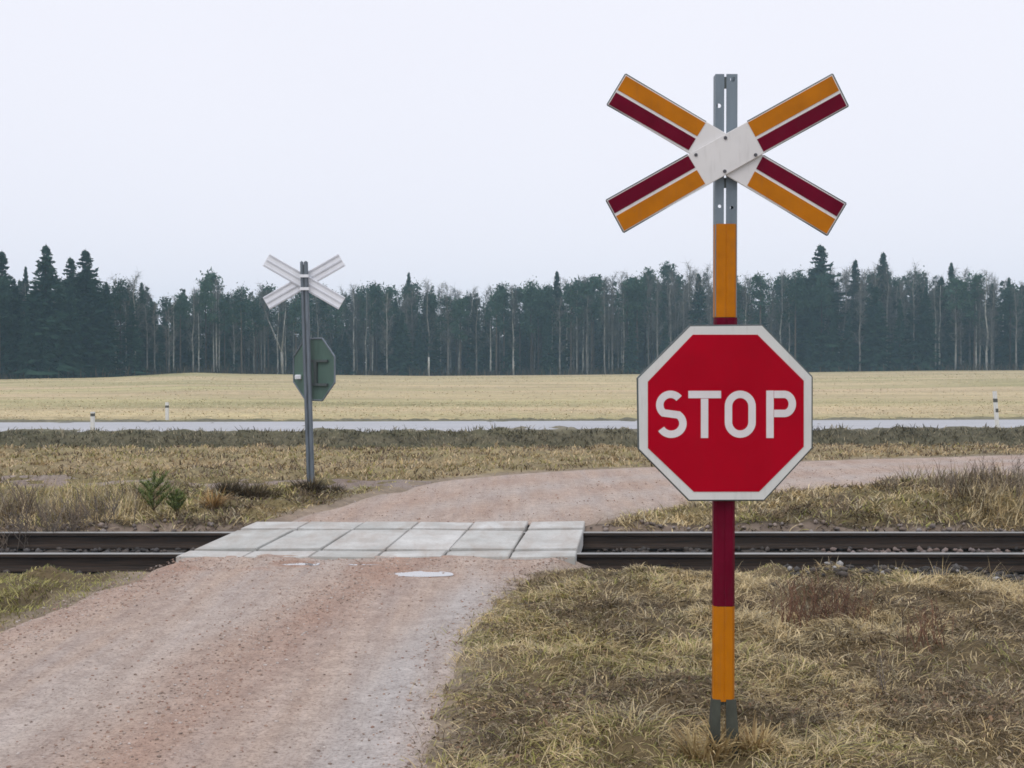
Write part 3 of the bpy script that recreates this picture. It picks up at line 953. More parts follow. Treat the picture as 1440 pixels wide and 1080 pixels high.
def tussock(px, py, rad, hgt, n, pal, label, seed, name='grass_tussock', cat='tussock', group=None):
    rng = np.random.default_rng(seed)
    bx, by = on(px, py, 0.0); bz = float(terrain(np.array([bx]), np.array([by]))[0])
    a = rng.uniform(0, 2 * PI, n); r = rad * np.sqrt(rng.random(n)) * .55
    base = np.stack([bx + r * np.cos(a), by + r * np.sin(a), np.full(n, bz - .02)], 1)
    az = a + rng.normal(0, .5, n)
    s = blades(base, az, rng.uniform(.5, 1.1, n) * hgt * 1.3, rng.uniform(0, .5, n), rng.uniform(.7, 1.9, n), np.full(n, .010 * max(1, by / 16)) * rng.uniform(.6, 1.4, n), pick(pal, n, rng), rng, 4)
    o = link(name, plant_mesh(name, [s]), M['blade'], origin=(bx, by, bz))
    return tag(o, label, cat, group)


DK = np.array([[.075, .055, .03], [.11, .08, .042], [.06, .05, .028], [.14, .105, .055]])
tussock(322, 707, .22, .22, 260, DK, 'small dark brown grass tussock at the left of the pair before the far signpost', 1)
tussock(352, 708, .34, .26, 520, DK, 'wide dark brown grass tussock left of the far signpost', 2)
tussock(382, 700, .18, .16, 200, DK, 'low brown grass tussock between the wide tussock and the far signpost', 3)
tussock(434, 697, .30, .20, 420, DK, 'dark brown grass tussock around the foot of the far signpost', 4)
tussock(468, 690, .20, .17, 260, DK, 'brown grass tussock just right of the far signpost foot', 5)
ST_ = np.array([[.40, .30, .15], [.48, .38, .20], [.30, .21, .10]])
tussock(300, 722, .16, .28, 160, np.array([[.36, .22, .08], [.42, .27, .11], [.28, .17, .07]]), 'rusty orange grass tuft right of the small green pine', 6)
tussock(985, 1062, .15, .15, 190, ST_, 'straw coloured tuft growing at the left of the near signpost foot', 7)
tussock(1018, 1060, .05, .19, 60, ST_, 'straw coloured tuft growing in front of the near signpost foot', 8)
tussock(1062, 1054, .15, .15, 190, ST_, 'straw coloured tuft growing at the right of the near signpost foot', 9)


def stem_blades(p, q, w, col, rng, bend=0.0):
    """a thin three-sided stem from p to q"""
    p = np.asarray(p, float); q = np.asarray(q, float)
    d = q - p; L = np.linalg.norm(d); d = d / L
    u = np.cross(d, [0.3, 0.2, 0.93]); u /= np.linalg.norm(u); v = np.cross(d, u)
    V = []
    for t, ww in ((0, w), (1, w * .45)):
        for k in range(3):
            a = k * 2 * PI / 3
            V.append(p + d * L * t + (u * math.cos(a) + v * math.sin(a)) * ww * .5)
    V = np.array(V)
    Q = np.array([[0, 1, 4, 3], [1, 2, 5, 4], [2, 0, 3, 5]]); T = np.array([[3, 4, 5]])
    return V, Q, T, np.tile(col, (6, 1))


def shrub_sets(bx, by, bz, hgt, spread, nst, rng, cols, w=.008, twigs=7):
    S = []
    for i in range(nst):
        a = rng.uniform(0, 2 * PI); ln = rng.uniform(.05, .55)
        p = np.array([bx + rng.normal(0, spread * .25), by + rng.normal(0, spread * .25), bz - .03])
        h = hgt * rng.uniform(.55, 1.05)
        q = p + np.array([math.cos(a) * spread * ln, math.sin(a) * spread * ln, h])
        c = cols[rng.integers(0, len(cols))]
        S.append(stem_blades(p, q, w, c, rng))
        for k in range(twigs):
            t = rng.uniform(.25, .95); b = p + (q - p) * t
            a2 = rng.uniform(0, 2 * PI); l2 = h * rng.uniform(.12, .38) * (1.1 - t * .5)
            e = b + np.array([math.cos(a2) * l2 * .7, math.sin(a2) * l2 * .7, l2 * .75])
            S.append(stem_blades(b, e, w * .6, c, rng))
    return S


GT = np.array([[.16, .135, .115], [.22, .185, .155], [.12, .098, .08], [.23, .175, .13]])
RT = np.array([[.19, .095, .06], [.15, .08, .055], [.23, .125, .08], [.12, .075, .05]])
shr = [(10, 742, .46, .50, 30, 'grey leafless shrub at the far left behind the rails'),
       (48, 738, .56, .55, 36, 'tall grey leafless shrub second from the far left behind the rails'),
       (84, 736, .60, .55, 38, 'tallest grey leafless shrub in the thicket behind the left rails'),
       (118, 734, .55, .50, 34, 'grey leafless shrub with slender twigs right of the tallest one'),
       (148, 730, .38, .40, 24, 'low grey leafless shrub at the right end of the left thicket'),
       (30, 722, .40, .5, 22, 'brown leafless shrub at the back of the left thicket')]
for i, (px, py, h, sp, ns, lab) in enumerate(shr):
    rng = np.random.default_rng(40 + i)
    bx, by = on(px, py, .05); bz = float(terrain(np.array([bx]), np.array([by]))[0])
    o = link('leafless_shrub', plant_mesh('leafless_shrub', shrub_sets(bx, by, bz, h, sp, int(ns * .7), rng, GT, .009)), M['blade'], origin=(bx, by, bz))
    tag(o, lab, 'shrub', 'leafless shrubs behind the left rails')

wd = [(1112, 872, .32, .26, 20, RT, 'reddish brown dry weed clump right of the near post, leftmost of three'),
      (1152, 868, .42, .34, 34, RT, 'dense reddish brown dry weed clump right of the near post, middle of three'),
      (1196, 872, .38, .30, 26, RT, 'reddish brown dry weed clump right of the near post, rightmost of three'),
      (1258, 712, .47, .10, 3, GT, 'single tall dry weed stalk standing on the bank right of the stop sign'),
      (1340, 715, .36, .25, 10, GT, 'short brown weed clump on the right bank'),
      (1390, 712, .50, .35, 16, GT, 'tall brown weed clump on the right bank'),
      (1428, 716, .56, .35, 18, GT, 'tallest brown weed clump at the right edge of the bank'),
      (1306, 905, .32, .28, 18, RT, 'small reddish weed in the grass at the lower right'),
      (1240, 960, .22, .12, 5, GT, 'thin grey weed stalks in the near grass at the right')]
for i, (px, py, h, sp, ns, pal, lab) in enumerate(wd):
    rng = np.random.default_rng(60 + i)
    bx, by = on(px, py, .05); bz = float(terrain(np.array([bx]), np.array([by]))[0])
    o = link('dry_weed', plant_mesh('dry_weed', shrub_sets(bx, by, bz, h, sp, ns, rng, pal, .007, 5)), M['blade'], origin=(bx, by, bz))
    tag(o, lab, 'weed', 'dry weeds in the verge')


def pine_sapling(px, py, h, label, seed, boughs):
    rng = np.random.default_rng(seed)
    bx, by = on(px, py, .06); bz = float(terrain(np.array([bx]), np.array([by]))[0])
    root = empty('pine_sapling', (bx, by, bz), label, 'sapling', 'young pines behind the left rails')
    S = [stem_blades((bx, by, bz - .03), (bx + .01, by, bz + h * .97), .018, np.array([.12, .08, .05]), rng)]
    tips = []
    for k in range(boughs):
        t = 0.18 + 0.68 * (k // 5) / max(1, boughs // 5) + rng.normal(0, .02)
        a = k * 2 * PI / 5 + rng.uniform(-.4, .4)
        L = h * (.52 - .36 * t) * rng.uniform(.8, 1.15)
        b = np.array([bx, by, bz + h * t]); e = b + np.array([math.cos(a) * L, math.sin(a) * L, L * rng.uniform(.6, 1.3)])
        S.append(stem_blades(b, e, .010, np.array([.12, .085, .05]), rng)); tips.append((b, e))
    tips.append((np.array([bx, by, bz + h * .72]), np.array([bx + .01, by, bz + h])))
    part('stem', plant_mesh('stem', S), M['blade'], root)
    B = []; A = []; Ln = []; P0 = []; P1 = []
    for b, e in tips:
        for k in range(95):
            t = rng.uniform(.2, 1.0); B.append(b + (e - b) * t); A.append(rng.uniform(0, 2 * PI)); Ln.append(rng.uniform(.045, .085))
            p = rng.uniform(.35, 1.25); P0.append(p); P1.append(p + .15)
    n = len(B)
    pal = np.array([[.16, .215, .06], [.21, .265, .085], [.11, .16, .048], [.28, .32, .12]])
    s = blades(np.array(B), np.array(A), np.array(Ln), np.array(P0), np.array(P1), np.full(n, .0075), pick(pal, n, rng), rng, 2)
    part('needles', plant_mesh('needles', [s]), M['blade'], root)


pine_sapling(216, 727, .50, 'taller bright green young pine behind the left rails', 81, 15)
pine_sapling(248, 728, .28, 'shorter bushy young pine beside the taller one', 82, 10)

# ------------------------------------------------------------------ near signpost: crossbuck, stop sign, striped pole
YS = 5.65
base = at(1020, 1056, YS)
sp = empty('crossing_signpost', (base[0], YS, base[2]), 'tall striped post with amber and dark red crossbuck above a red STOP sign', 'signpost')


def L_channel(name, x0, x1, y0, y1, outer, holes=()):
    """steel half-post: a front flange with bolt holes and an outer web; pixels at the depth YS"""
    bm = bmesh.new(); t = .005; D = .055
    P0, P1 = at(x0, y0, YS), at(x1, y1, YS)
    xa, xb, zt, zb = P0[0], P1[0], P0[2], P1[2]
    rect = [Vector((xa, YS, zb)), Vector((xb, YS, zb)), Vector((xb, YS, zt)), Vector((xa, YS, zt))]
    loops = [rect]
    for hx, hy, hr in holes:
        c = at(hx, hy, YS)
        loops.append([Vector((c[0] + hr * math.cos(-k * PI / 5), YS, c[2] + hr * math.sin(-k * PI / 5))) for k in range(10)])
    flat = [p for l in loops for p in l]
    tri = tessellate_polygon(loops)
    A = [bm.verts.new(p) for p in flat]; B = [bm.verts.new(p + Vector((0, t, 0))) for p in flat]
    for f in tri:
        bm.faces.new([A[i] for i in f]); bm.faces.new([B[i] for i in f][::-1])
    k = 0
    for l in loops:
        m = len(l)
        for i in range(m): bm.faces.new((A[k + i], A[k + (i + 1) % m], B[k + (i + 1) % m], B[k + i]))
        k += m
    if outer < 0: add_box(bm, (xa, YS + t + .0005, zb), (xa + t, YS + D, zt)); add_box(bm, (xa, YS + D + .0005, zb), (xa + .02, YS + D + t, zt))
    else: add_box(bm, (xb - t, YS + t + .0005, zb), (xb, YS + D, zt)); add_box(bm, (xb - .02, YS + D + .0005, zb), (xb, YS + D + t, zt))
    return bm_mesh(name, bm)


part('post_channel', L_channel('post_channel', 1006.6, 1018.6, 446, 992, -1), M['steel_dark'], sp)
part('post_channel', L_channel('post_channel', 1021.0, 1031.5, 446, 992, 1), M['steel_dark'], sp)
part('post_channel', L_channel('post_channel', 1006.3, 1017.6, 104, 445.5, -1, [(1011, 148.5, .0105), (1012, 290, .008)]), M['steel'], sp)
part('post_channel', L_channel('post_channel', 1021.6, 1036.2, 104, 445.5, 1, [(1030.5, 111.5, .0115), (1029, 292, .008)]), M['steel'], sp)
# little dark fishplate closing the slit at the top and under the crossbuck
for (ya, yb) in ((108, 124), (250, 264)):
    bm = bmesh.new(); a = at(1016, ya, YS + .007); b = at(1024, yb, YS + .007)
    add_box(bm, (a[0], YS + .006, b[2]), (b[0], YS + .02, a[2])); part('joining_plate', bm_mesh('joining_plate', bm), M['rim'], sp)


def band(name, y0, y1, mat, x0=1005.4, x1=1037.0):
    """folded reflective sheet wrapped round the front of the post, with a shallow centre crease"""
    bm = bmesh.new()
    yt, yb = at(1020, y0, YS)[2], at(1020, y1, YS)[2]
    xa, xb = at(x0, y0, YS)[0], at(x1, y0, YS)[0]; w = xb - xa; xm = (xa + xb) / 2
    prof = [(xa, YS + .045), (xa, YS + .006), (xa + .014, YS - .010), (xm - .004, YS - .011), (xm, YS - .0085), (xm + .004, YS - .011), (xb - .014, YS - .010), (xb, YS + .006), (xb, YS + .045)]
    inner = [(x + (.002 if x < xm else -.002), y + .0025) for x, y in prof][::-1]
    pts = prof + inner
    add_prism(bm, [(x, y, yb) for x, y in pts], (0, 0, yt - yb))
    return part(name, bm_mesh(name, bm), mat, sp)


tag(band('reflective_band', 315, 446, M['yellow']), 'amber band on the upper post')
tag(band('reflective_band', 446.6, 640, M['maroon']), 'dark red band behind the stop sign')
tag(band('reflective_band', 640.6, 852, M['maroon'], 1004.0, 1034.0), 'dark red band below the stop sign')
tag(band('reflective_band', 852.6, 986, M['yellow'], 1003.6, 1033.4), 'amber band on the lower post')

# splayed steel foot
for (pts, dd) in (([(1002.5, 984), (1013.5, 984), (1013, 1062), (997, 1062)], 0), ([(1021, 984), (1035, 984), (1041, 1062), (1022, 1062)], 0)):
    bm = bmesh.new(); add_prism(bm, poly_px(pts, YS - .012), (0, .010, 0))
    out = pts[0] if pts[0][0] < 1015 else pts[1]; out2 = pts[3] if pts[0][0] < 1015 else pts[2]
    a, b = at(out[0], out[1], YS), at(out2[0], out2[1], YS); s = .006 if pts[0][0] < 1015 else -.006
    add_prism(bm, [(a[0], YS - .0015, a[2]), (b[0], YS - .0015, b[2]), (b[0], YS + .06, b[2]), (a[0], YS + .06, a[2])], (s, 0, 0))
    part('post_foot', bm_mesh('post_foot', bm), M['steel_dark'], sp)

# crossbuck: two crossing boards, the one rising to the right in front
CBX, CBY = 1021.0, 216.0
def lerp(a, b, t): return (a[0] + (b[0] - a[0]) * t, a[1] + (b[1] - a[1]) * t)
UL = [(879.7, 104.4), (853.9, 147.2), (967.8, 212.2), (992.8, 171.7)]      # outer yellow corner, outer red corner, inner red, inner yellow
UR = [(1170.6, 104.4), (1192.6, 149.2), (1074.6, 214.4), (1051.0, 171.0)]
LL = [(877.0, 326.7), (852.6, 281.6), (967.0, 217.6), (992.4, 259.6)]
LR = [(1163.0, 330.8), (1189.6, 286.2), (1073.2, 218.8), (1050.2, 262.0)]
YB1, YB2 = YS - .040, YS - .055            # rear board, front board
cb = link('crossbuck', plate('crossbuck', [UL[0], UL[1], LR[0], LR[1]], YB1, .010, .002), M['white']); cb.data.transform(Matrix.Translation(-Vector(sp.location))); cb.parent = sp
part('crossbuck_board', plate('crossbuck_board', [LL[0], UR[1], UR[0], LL[1]], YB2, .010, .002), M['white'], cb)
for arm, Yb in ((UL, YB1), (LR, YB1), (UR, YB2), (LL, YB2)):
    Yf_ = Yb - .0022
    m_o, m_i = lerp(arm[0], arm[1], .49), lerp(arm[3], arm[2], .49)
    n_o, n_i = lerp(arm[0], arm[1], .575), lerp(arm[3], arm[2], .575)
    e = .012
    yo, ro = lerp(arm[0], arm[3], e), lerp(arm[1], arm[2], e)
    a0 = lerp(arm[0], arm[1], .03); a1 = lerp(arm[3], arm[2], .03); b0 = lerp(arm[0], arm[1], .97); b1 = lerp(arm[3], arm[2], .97)
    part('reflective_stripe', plate('reflective_stripe', [lerp(a0, a1, e), a1, m_i, lerp(m_o, m_i, e)], Yf_, .0018), M['yellow'], cb)
    part('reflective_stripe', plate('reflective_stripe', [lerp(n_o, n_i, e), n_i, b1, lerp(b0, b1, e)], Yf_, .0018), M['maroon'], cb)
    # dark folded edge all round the arm end
    bm = bmesh.new()
    for p, q in ((arm[0], arm[1]), (arm[0], arm[3]), (arm[1], arm[2])):
        a, b = at(p[0], p[1], Yb + .004), at(q[0], q[1], Yb + .004)
        add_tube(bm, a, b, .0042, .0042, 6)
    part('edge_trim', bm_mesh('edge_trim', bm), M['rim'], cb)
for (x, y, Yb) in ((1020.5, 193.5, YB2), (979, 217.5, YB1 - .014), (1063, 217.5, YB2), (1019.5, 240.5, YB2)):
    bm = bmesh.new(); p = at(x, y, Yb - .006); add_tube(bm, p, (p[0], Yb + .002, p[2]), .007, .009, 8); part('bolt', bm_mesh('bolt', bm), M['bolt'], cb)

# stop sign
YP = YS - .050
OCT = [(970, 457), (1072.3, 456), (1143.2, 529.5), (1143.0, 630.5), (1075, 704.5), (968.6, 704.8), (897.0, 632), (895.6, 531.5)]
INN = [(974.3, 470.6), (1065.3, 470.6), (1130.3, 535.3), (1130.3, 628.2), (1067.5, 691.4), (975.8, 691.6), (911.2, 630.2), (911.0, 536.8)]
ss = link('stop_sign', plate('stop_sign', OCT, YP, .022, .003), M['rim']); ss.data.transform(Matrix.Translation(-Vector(sp.location))); ss.parent = sp
def shrink(P, k):
    cx = sum(p[0] for p in P) / len(P); cy = sum(p[1] for p in P) / len(P)
    return [(cx + (x - cx) * k, cy + (y - cy) * k) for x, y in P]
part('sign_border', plate('sign_border', shrink(OCT, .984), YP - .0025, .002), M['border'], ss)
part('sign_face', plate('sign_face', INN, YP - .0045, .0015), M['red'], ss)


def stroke(name, lines, w, Y, thick, closed=False):
    bm = bmesh.new()
    for ln in lines:
        ln = [Vector(p) for p in ln]; nn = len(ln); Lp, Rp = [], []
        loop = ln is not None and closed
        for i, p in enumerate(ln):
            d0 = (ln[i] - ln[i - 1]).normalized() if (i or loop) else (ln[1] - ln[0]).normalized()
            d1 = (ln[(i + 1) % nn] - ln[i]).normalized() if (i < nn - 1 or loop) else d0
            d = (d0 + d1).normalized(); nr = Vector((-d.y, d.x)); k = (w / 2) / max(.5, nr.dot(Vector((-d1.y, d1.x))))
            Lp.append(p + nr * k); Rp.append(p - nr * k)
        def row(P, dy): return [bm.verts.new((lambda q: (q[0], q[1] + dy, q[2]))(at(p.x, p.y, Y))) for p in P]
        lf, rf, lb, rb = row(Lp, 0), row(Rp, 0), row(Lp, thick), row(Rp, thick)
        for i in range(nn if loop else nn - 1):
            j = (i + 1) % nn
            bm.faces.new((lf[i], lf[j], rf[j], rf[i])); bm.faces.new((lb[i], rb[i], rb[j], lb[j]))
            bm.faces.new((lf[i], lb[i], lb[j], lf[j])); bm.faces.new((rf[i], rf[j], rb[j], rb[i]))
        if loop: continue
        bm.faces.new((lf[0], rf[0], rb[0], lb[0])); bm.faces.new((lf[-1], lb[-1], rb[-1], rf[-1]))
    return bm_mesh(name, bm)


def arc(cx, cy, rx, ry, a0, a1, n=16):
    return [(cx + rx * math.cos(R(a0 + (a1 - a0) * k / n)), cy + ry * math.sin(R(a0 + (a1 - a0) * k / n))) for k in range(n + 1)]


SW = 10.4
S_ = arc(943.0, 569.5, 15.2, 15.0, -38, -228, 22) + arc(944.0, 595.5, 16.4, 15.2, -52, 150, 22)
O_ = arc(1041, 571.5, 16.6, 17.0, -180, 0, 18) + arc(1041, 593.5, 16.6, 17.0, 0, 180, 18)
YLt = YP - .0065
letters = [[S_], [[(968, 554.8), (1014, 554.8)], [(990.8, 560.6), (990.8, 616)]], [O_],
           [[(1082.8, 549.2), (1082.8, 616)], [(1088.6, 554.6), (1103, 554.6)] + arc(1103, 568.0, 11.2, 13.4, -84, 84, 14) + [(1103, 581.4), (1088.6, 581.4)]]]
for ls in letters:
    part('letter', stroke('letter', ls, SW, YLt, .0016, ls[0] is O_), M['letter'], ss)
for yy in (500, 660):                       # clamps holding the plate to the post
    bm = bmesh.new(); p = at(1020, yy, YS); add_box(bm, (p[0] - .075, YP + .0235, p[2] - .018), (p[0] + .075, YS - .0125, p[2] + .018))
    part('clamp_or_glint', bm_mesh('clamp_or_glint', bm), M['steel'], ss)

# ------------------------------------------------------------------ far signpost seen from behind
bxy = on(437, 691, 0.0); YB = bxy[1]
bz = float(terrain(np.array([bxy[0]]), np.array([YB]))[0])
fp = empty('crossing_signpost', (bxy[0], YB, bz), 'grey signpost seen from behind across the track with crossbuck and octagonal sign back', 'signpost')


def lean(y): return 437 + (427 - 437) * (691 - y) / (691 - 367)


def far_prism(name, pts, Y, th, mat, parent, bevel=0): return part(name, plate(name, pts, Y, th, bevel), mat, parent)


for s in (-1, 1):
    x0, x1 = ((-5.4, -1.2) if s < 0 else (-0.2, 5.2))
    bm = bmesh.new()
    pts = [(lean(367) + x0, 367), (lean(367) + x1, 367), (lean(700) + x1, 700), (lean(700) + x0, 700)]
    add_prism(bm, poly_px(pts, YB), (0, .06, 0)); bmesh.ops.bevel(bm, geom=bm.edges[:], offset=.012, segments=2, affect='EDGES')
    part('post_channel', bm_mesh('post_channel', bm), M['steel_grey'], fp)
bm = bmesh.new(); add_prism(bm, poly_px([(lean(372) - 2.2, 372), (lean(372) + .8, 372), (lean(698) + .8, 698), (lean(698) - 2.2, 698)], YB + .03), (0, .02, 0))
part('joining_plate', bm_mesh('joining_plate', bm), M['rim'], fp)
fc = (427.5, 396)
YK = YB + .075
ang = 30.0
def board(L, w, a, c=fc):
    dx, dy = math.cos(R(a)), math.sin(R(a))
    return [(c[0] + dx * L * su - dy * w * sv, c[1] + dy * L * su + dx * w * sv) for su, sv in ((-1, -1), (1, -1), (1, 1), (-1, 1))]
fcb = link('crossbuck', plate('crossbuck', board(61.5, 9.8, ang), YK, .012, .002), M['boardback']); fcb.data.transform(Matrix.Translation(-Vector(fp.location))); fcb.parent = fp
far_prism('crossbuck_board', board(61.5, 9.8, -ang), YK + .016, .012, M['boardback'], fcb, .002)
for a, dY in ((ang, -.008), (-ang, .008)):
    for off in (-8.2, 0, 8.2):
        c2 = (fc[0] - math.sin(R(a)) * off, fc[1] + math.cos(R(a)) * off)
        far_prism('stiffening_rib', board(60.5, .9, a, c2), YK + dY - .003 * (dY > 0), .0078, M['rib'], fcb)
for (dx, dy) in ((0, -8), (0, 10)):
    bm = bmesh.new(); p = at(lean(396 + dy), 396 + dy, YB); add_box(bm, (p[0] - .062, YB - .012, p[2] - .02), (p[0] + .062, YB - .001, p[2] + .02)); part('clamp_or_glint', bm_mesh('clamp_or_glint', bm), M['boardback'], fcb)
# octagonal plate turned about the post
sc_ = YB / F
oc = at(441.5, 519.5, YB + .09)
yaw = R(40)
ux, uy = math.cos(yaw), -math.sin(yaw); nx, ny_ = math.sin(yaw), math.cos(yaw)
Ro = .425 / math.cos(PI / 8)
bm = bmesh.new()
add_prism(bm, [(oc[0] + ux * Ro * math.cos(PI / 8 + k * PI / 4), oc[1] + uy * Ro * math.cos(PI / 8 + k * PI / 4), oc[2] + Ro * math.sin(PI / 8 + k * PI / 4)) for k in range(8)], (nx * .018, ny_ * .018, 0))
fs = link('stop_sign', bm_mesh('stop_sign', bm), M['signback']); fs.data.transform(Matrix.Translation(-Vector(fp.location))); fs.parent = fp
bm = bmesh.new()
for k in range(8):
    a0, a1 = PI / 8 + k * PI / 4, PI / 8 + (k + 1) * PI / 4
    g = lambda a, r: Vector((oc[0] + ux * r * math.cos(a), oc[1] + uy * r * math.cos(a), oc[2] + r * math.sin(a)))
    add_tube(bm, g(a0, Ro), g(a1, Ro), .013, .013, 6)
part('sign_rim', bm_mesh('sign_rim', bm), M['steel_grey'], fs)
def on_plate(u, v, w): return Vector((oc[0] + ux * u - nx * w, oc[1] + uy * u - ny_ * w, oc[2] + v))
for (u0, u1, v0, v1) in ((-.04, .30, .10, .135), (-.04, .30, -.225, -.19), (0.03, .085, -.19, .10)):
    bm = bmesh.new(); add_prism(bm, [on_plate(u0, v0, .003), on_plate(u1, v0, .003), on_plate(u1, v1, .003), on_plate(u0, v1, .003)], (-nx * .03, -ny_ * .03, 0))
    part('bracket', bm_mesh('bracket', bm), M['rim'], fs)
bm = bmesh.new(); p = on_plate(-.29, -.11, .03); add_box(bm, (p.x - .05, p.y - .02, p.z - .03), (p.x + .04, p.y + .02, p.z + .035)); bmesh.ops.bevel(bm, geom=bm.edges[:], offset=.01, segments=1, affect='EDGES')
part('clamp_or_glint', bm_mesh('clamp_or_glint', bm), M['boardback'], fs)  # pale block standing in for a white glint on the plate, not a fitting

# ------------------------------------------------------------------ roadside delineator posts
wp = paint('white_plastic', (0.78, 0.77, 0.72), .05, .45, (.3, .28, .22), .25, 12)
dk = paint('dark_reflector', (0.10, 0.10, 0.085), .1, .35)


def delineator(px, ybase, ytop, z0, label, bands, tilt):
    x, y = on(px, ybase, z0); h = (ybase - ytop) / F * y
    z0 = min(z0, float(terrain(np.array([x]), np.array([y]))[0]) + .02)
    root = empty('delineator_post', (x, y, z0), label, 'roadside post', 'white posts along the main road')
    bm = bmesh.new(); w = .055; top = h
    lo = [(-w, 0), (-w * .6, .05), (w * .6, .05), (w, 0), (w * .6, -.05), (-w * .6, -.05)]
    A = [bm.verts.new((a, b, -.1)) for a, b in lo]; B = [bm.verts.new((a + tilt * top, b, top - (.05 if b > 0 else 0))) for a, b in lo]
    for k in range(6): bm.faces.new((A[k], A[(k + 1) % 6], B[(k + 1) % 6], B[k]))
    bm.faces.new(A[::-1]); bm.faces.new(B)
    link('body', bm_mesh('body', bm), wp, root)
    for (b0, b1) in bands:
        bm = bmesh.new()
        A = [bm.verts.new((a * 1.06 + tilt * top * b0, b * 1.06, top * b0)) for a, b in lo]; B = [bm.verts.new((a * 1.06 + tilt * top * b1, b * 1.06, top * b1)) for a, b in lo]
        for k in range(6): bm.faces.new((A[k], A[(k + 1) % 6], B[(k + 1) % 6], B[k]))
        bm.faces.new(A[::-1]); bm.faces.new(B)
        link('reflector', bm_mesh('reflector', bm), dk, root)
    return root


delineator(235, 591, 564, .10, 'white roadside post beyond the road, left of the far signpost', [(.72, .84)], 0)
delineator(130, 606, 577, .13, 'short white roadside post with dark band on the near verge at the left', [(.78, .92)], .02)
delineator(1403, 602, 550, .13, 'leaning white roadside post with two dark bands at the right', [(.70, .80), (.43, .53)], -.09)


# ------------------------------------------------------------------ trees
def tri_mesh(name, V):
    V = np.asarray(V).reshape(-1, 3)
    return np_mesh(name, V, tris=np.arange(len(V)).reshape(-1, 3))


def trunk_mesh(name, h, r0, r1, seed, bend=.02, n=6, segs=5, fork=False):
    rng = random.Random(seed); bm = bmesh.new(); p = Vector((0, 0, -.4)); off = Vector((0, 0, 0))
    pts = []
    for k in range(segs + 1):
        t = k / segs
        pts.append(Vector((rng.gauss(0, bend) * h * t, rng.gauss(0, bend) * h * t, h * t - (.4 if k == 0 else 0))))
    for k in range(segs):
        add_tube(bm, pts[k], pts[k + 1], r0 + (r1 - r0) * k / segs, r0 + (r1 - r0) * (k + 1) / segs, n, False)
    return bm_mesh(name, bm, True), pts


def on_trunk(pts, t):
    k = min(len(pts) - 2, int(t * (len(pts) - 1))); f = t * (len(pts) - 1) - k
    return np.array(pts[k].lerp(pts[k + 1], f))


def spruce_crown(h, rad, seed, nb=210, low=.04):
    nb = int(nb * 2.4)
    rng = np.random.default_rng(seed); T = []
    z = low * h + (h * .985 - low * h) * np.sort(rng.random(nb)) ** .85
    for zi in z:
        t = zi / h
        L = rad * (1 - t) ** .82 * rng.uniform(.35, 1.25) + .13
        a = rng.uniform(0, 2 * PI); d = np.array([math.cos(a), math.sin(a), 0]); s = np.array([-d[1], d[0], 0])
        droop = rng.uniform(.15, .45) * (1 - t) - .30 * t
        m = 4 if L > .9 else 3
        for k in range(m):
            f0 = (k + .15) / m; f1 = min(1.12, f0 + .62)
            b = np.array([0, 0, zi]) + d * L * f0 - np.array([0, 0, 1]) * L * droop * f0 ** 1.5
            e = np.array([0, 0, zi]) + d * L * f1 - np.array([0, 0, 1]) * (L * droop * f1 ** 1.5 + rng.uniform(0, .25))
            w = L * .15 * (1.1 - f0 * .5) + .05
            e = e + s * rng.normal(0, .30) * L + np.array([0, 0, rng.normal(0, .10)])
            T += [b - s * w * rng.uniform(.5, 1) + [0, 0, rng.normal(0, .1)], b + s * w * rng.uniform(.5, 1) + [0, 0, rng.normal(0, .1)], e]
            # hanging sprays
            T += [b - s * w * .4, e, b + d * L * .15 + s * rng.normal(0, .15) - np.array([0, 0, rng.uniform(.25, .65) * (.45 + .55 * (1 - t))])]
    T += [[-.07, 0, h * .95], [.07, 0, h * .95], [0, 0, h * 1.01]]
    return tri_mesh('crown', T)


def pine_crown(h, seed, pts, low=.5, nb=26, spread=2.1):
    rng = np.random.default_rng(seed); T = []
    for i in range(nb):
        t = low + (.98 - low) * rng.random() ** .75
        c0 = on_trunk(pts, t); prof = (min(1, (1.06 - t) / (1 - low) * 1.25)) ** .9 * (1 if t > low + .12 else .75)
        a = rng.uniform(0, 2 * PI); L = spread * prof * rng.uniform(.35, 1.1)
        c = c0 + np.array([math.cos(a) * L, math.sin(a) * L, L * rng.uniform(.0, .45)])
        r = rng.uniform(.5, .95)
        # bough
        s = np.array([0, 0, .05]); T += [c0 - s, c0 + s, c]
        m = 54
        P = c + rng.normal(0, 1, (m, 3)) * r * np.array([.62, .62, .50])
        for p in P:
            q = rng.normal(0, 1, (3, 3)) * rng.uniform(.08, .20)
            T += [p + q[0], p + q[1], p + q[2]]
    return tri_mesh('crown', T)


def bare_crown(h, seed, pts, low=.35, limbs=20, spread=1.5, twigs=26, tw=.030):
    rng = np.random.default_rng(seed); T = []
    def strip(a, b, w0, w1):
        d = b - a; s = np.cross(d, rng.normal(0, 1, 3)); s /= (np.linalg.norm(s) + 1e-9)
        T.extend([a - s * w0, a + s * w0, b + s * w1, a - s * w0, b + s * w1, b - s * w1])
    for i in range(limbs):
        t = low + (.95 - low) * rng.random(); a = rng.uniform(0, 2 * PI)
        c0 = on_trunk(pts, t); L = spread * (1.25 - t * .75) * rng.uniform(.6, 1.2)
        e = c0 + np.array([math.cos(a) * L * .62, math.sin(a) * L * .62, L * rng.uniform(.75, 1.35)])
        strip(c0, e, .035, .012)
        for k in range(twigs):
            f = rng.uniform(.25, 1.0); b = c0 + (e - c0) * f
            dv = rng.normal(0, 1, 3) * .6 + np.array([math.cos(a) * .3, math.sin(a) * .3, .25]); dv /= np.linalg.norm(dv)
            strip(b, b + dv * rng.uniform(.35, 1.05), tw * .5, tw * .18)
    return tri_mesh('crown', T)


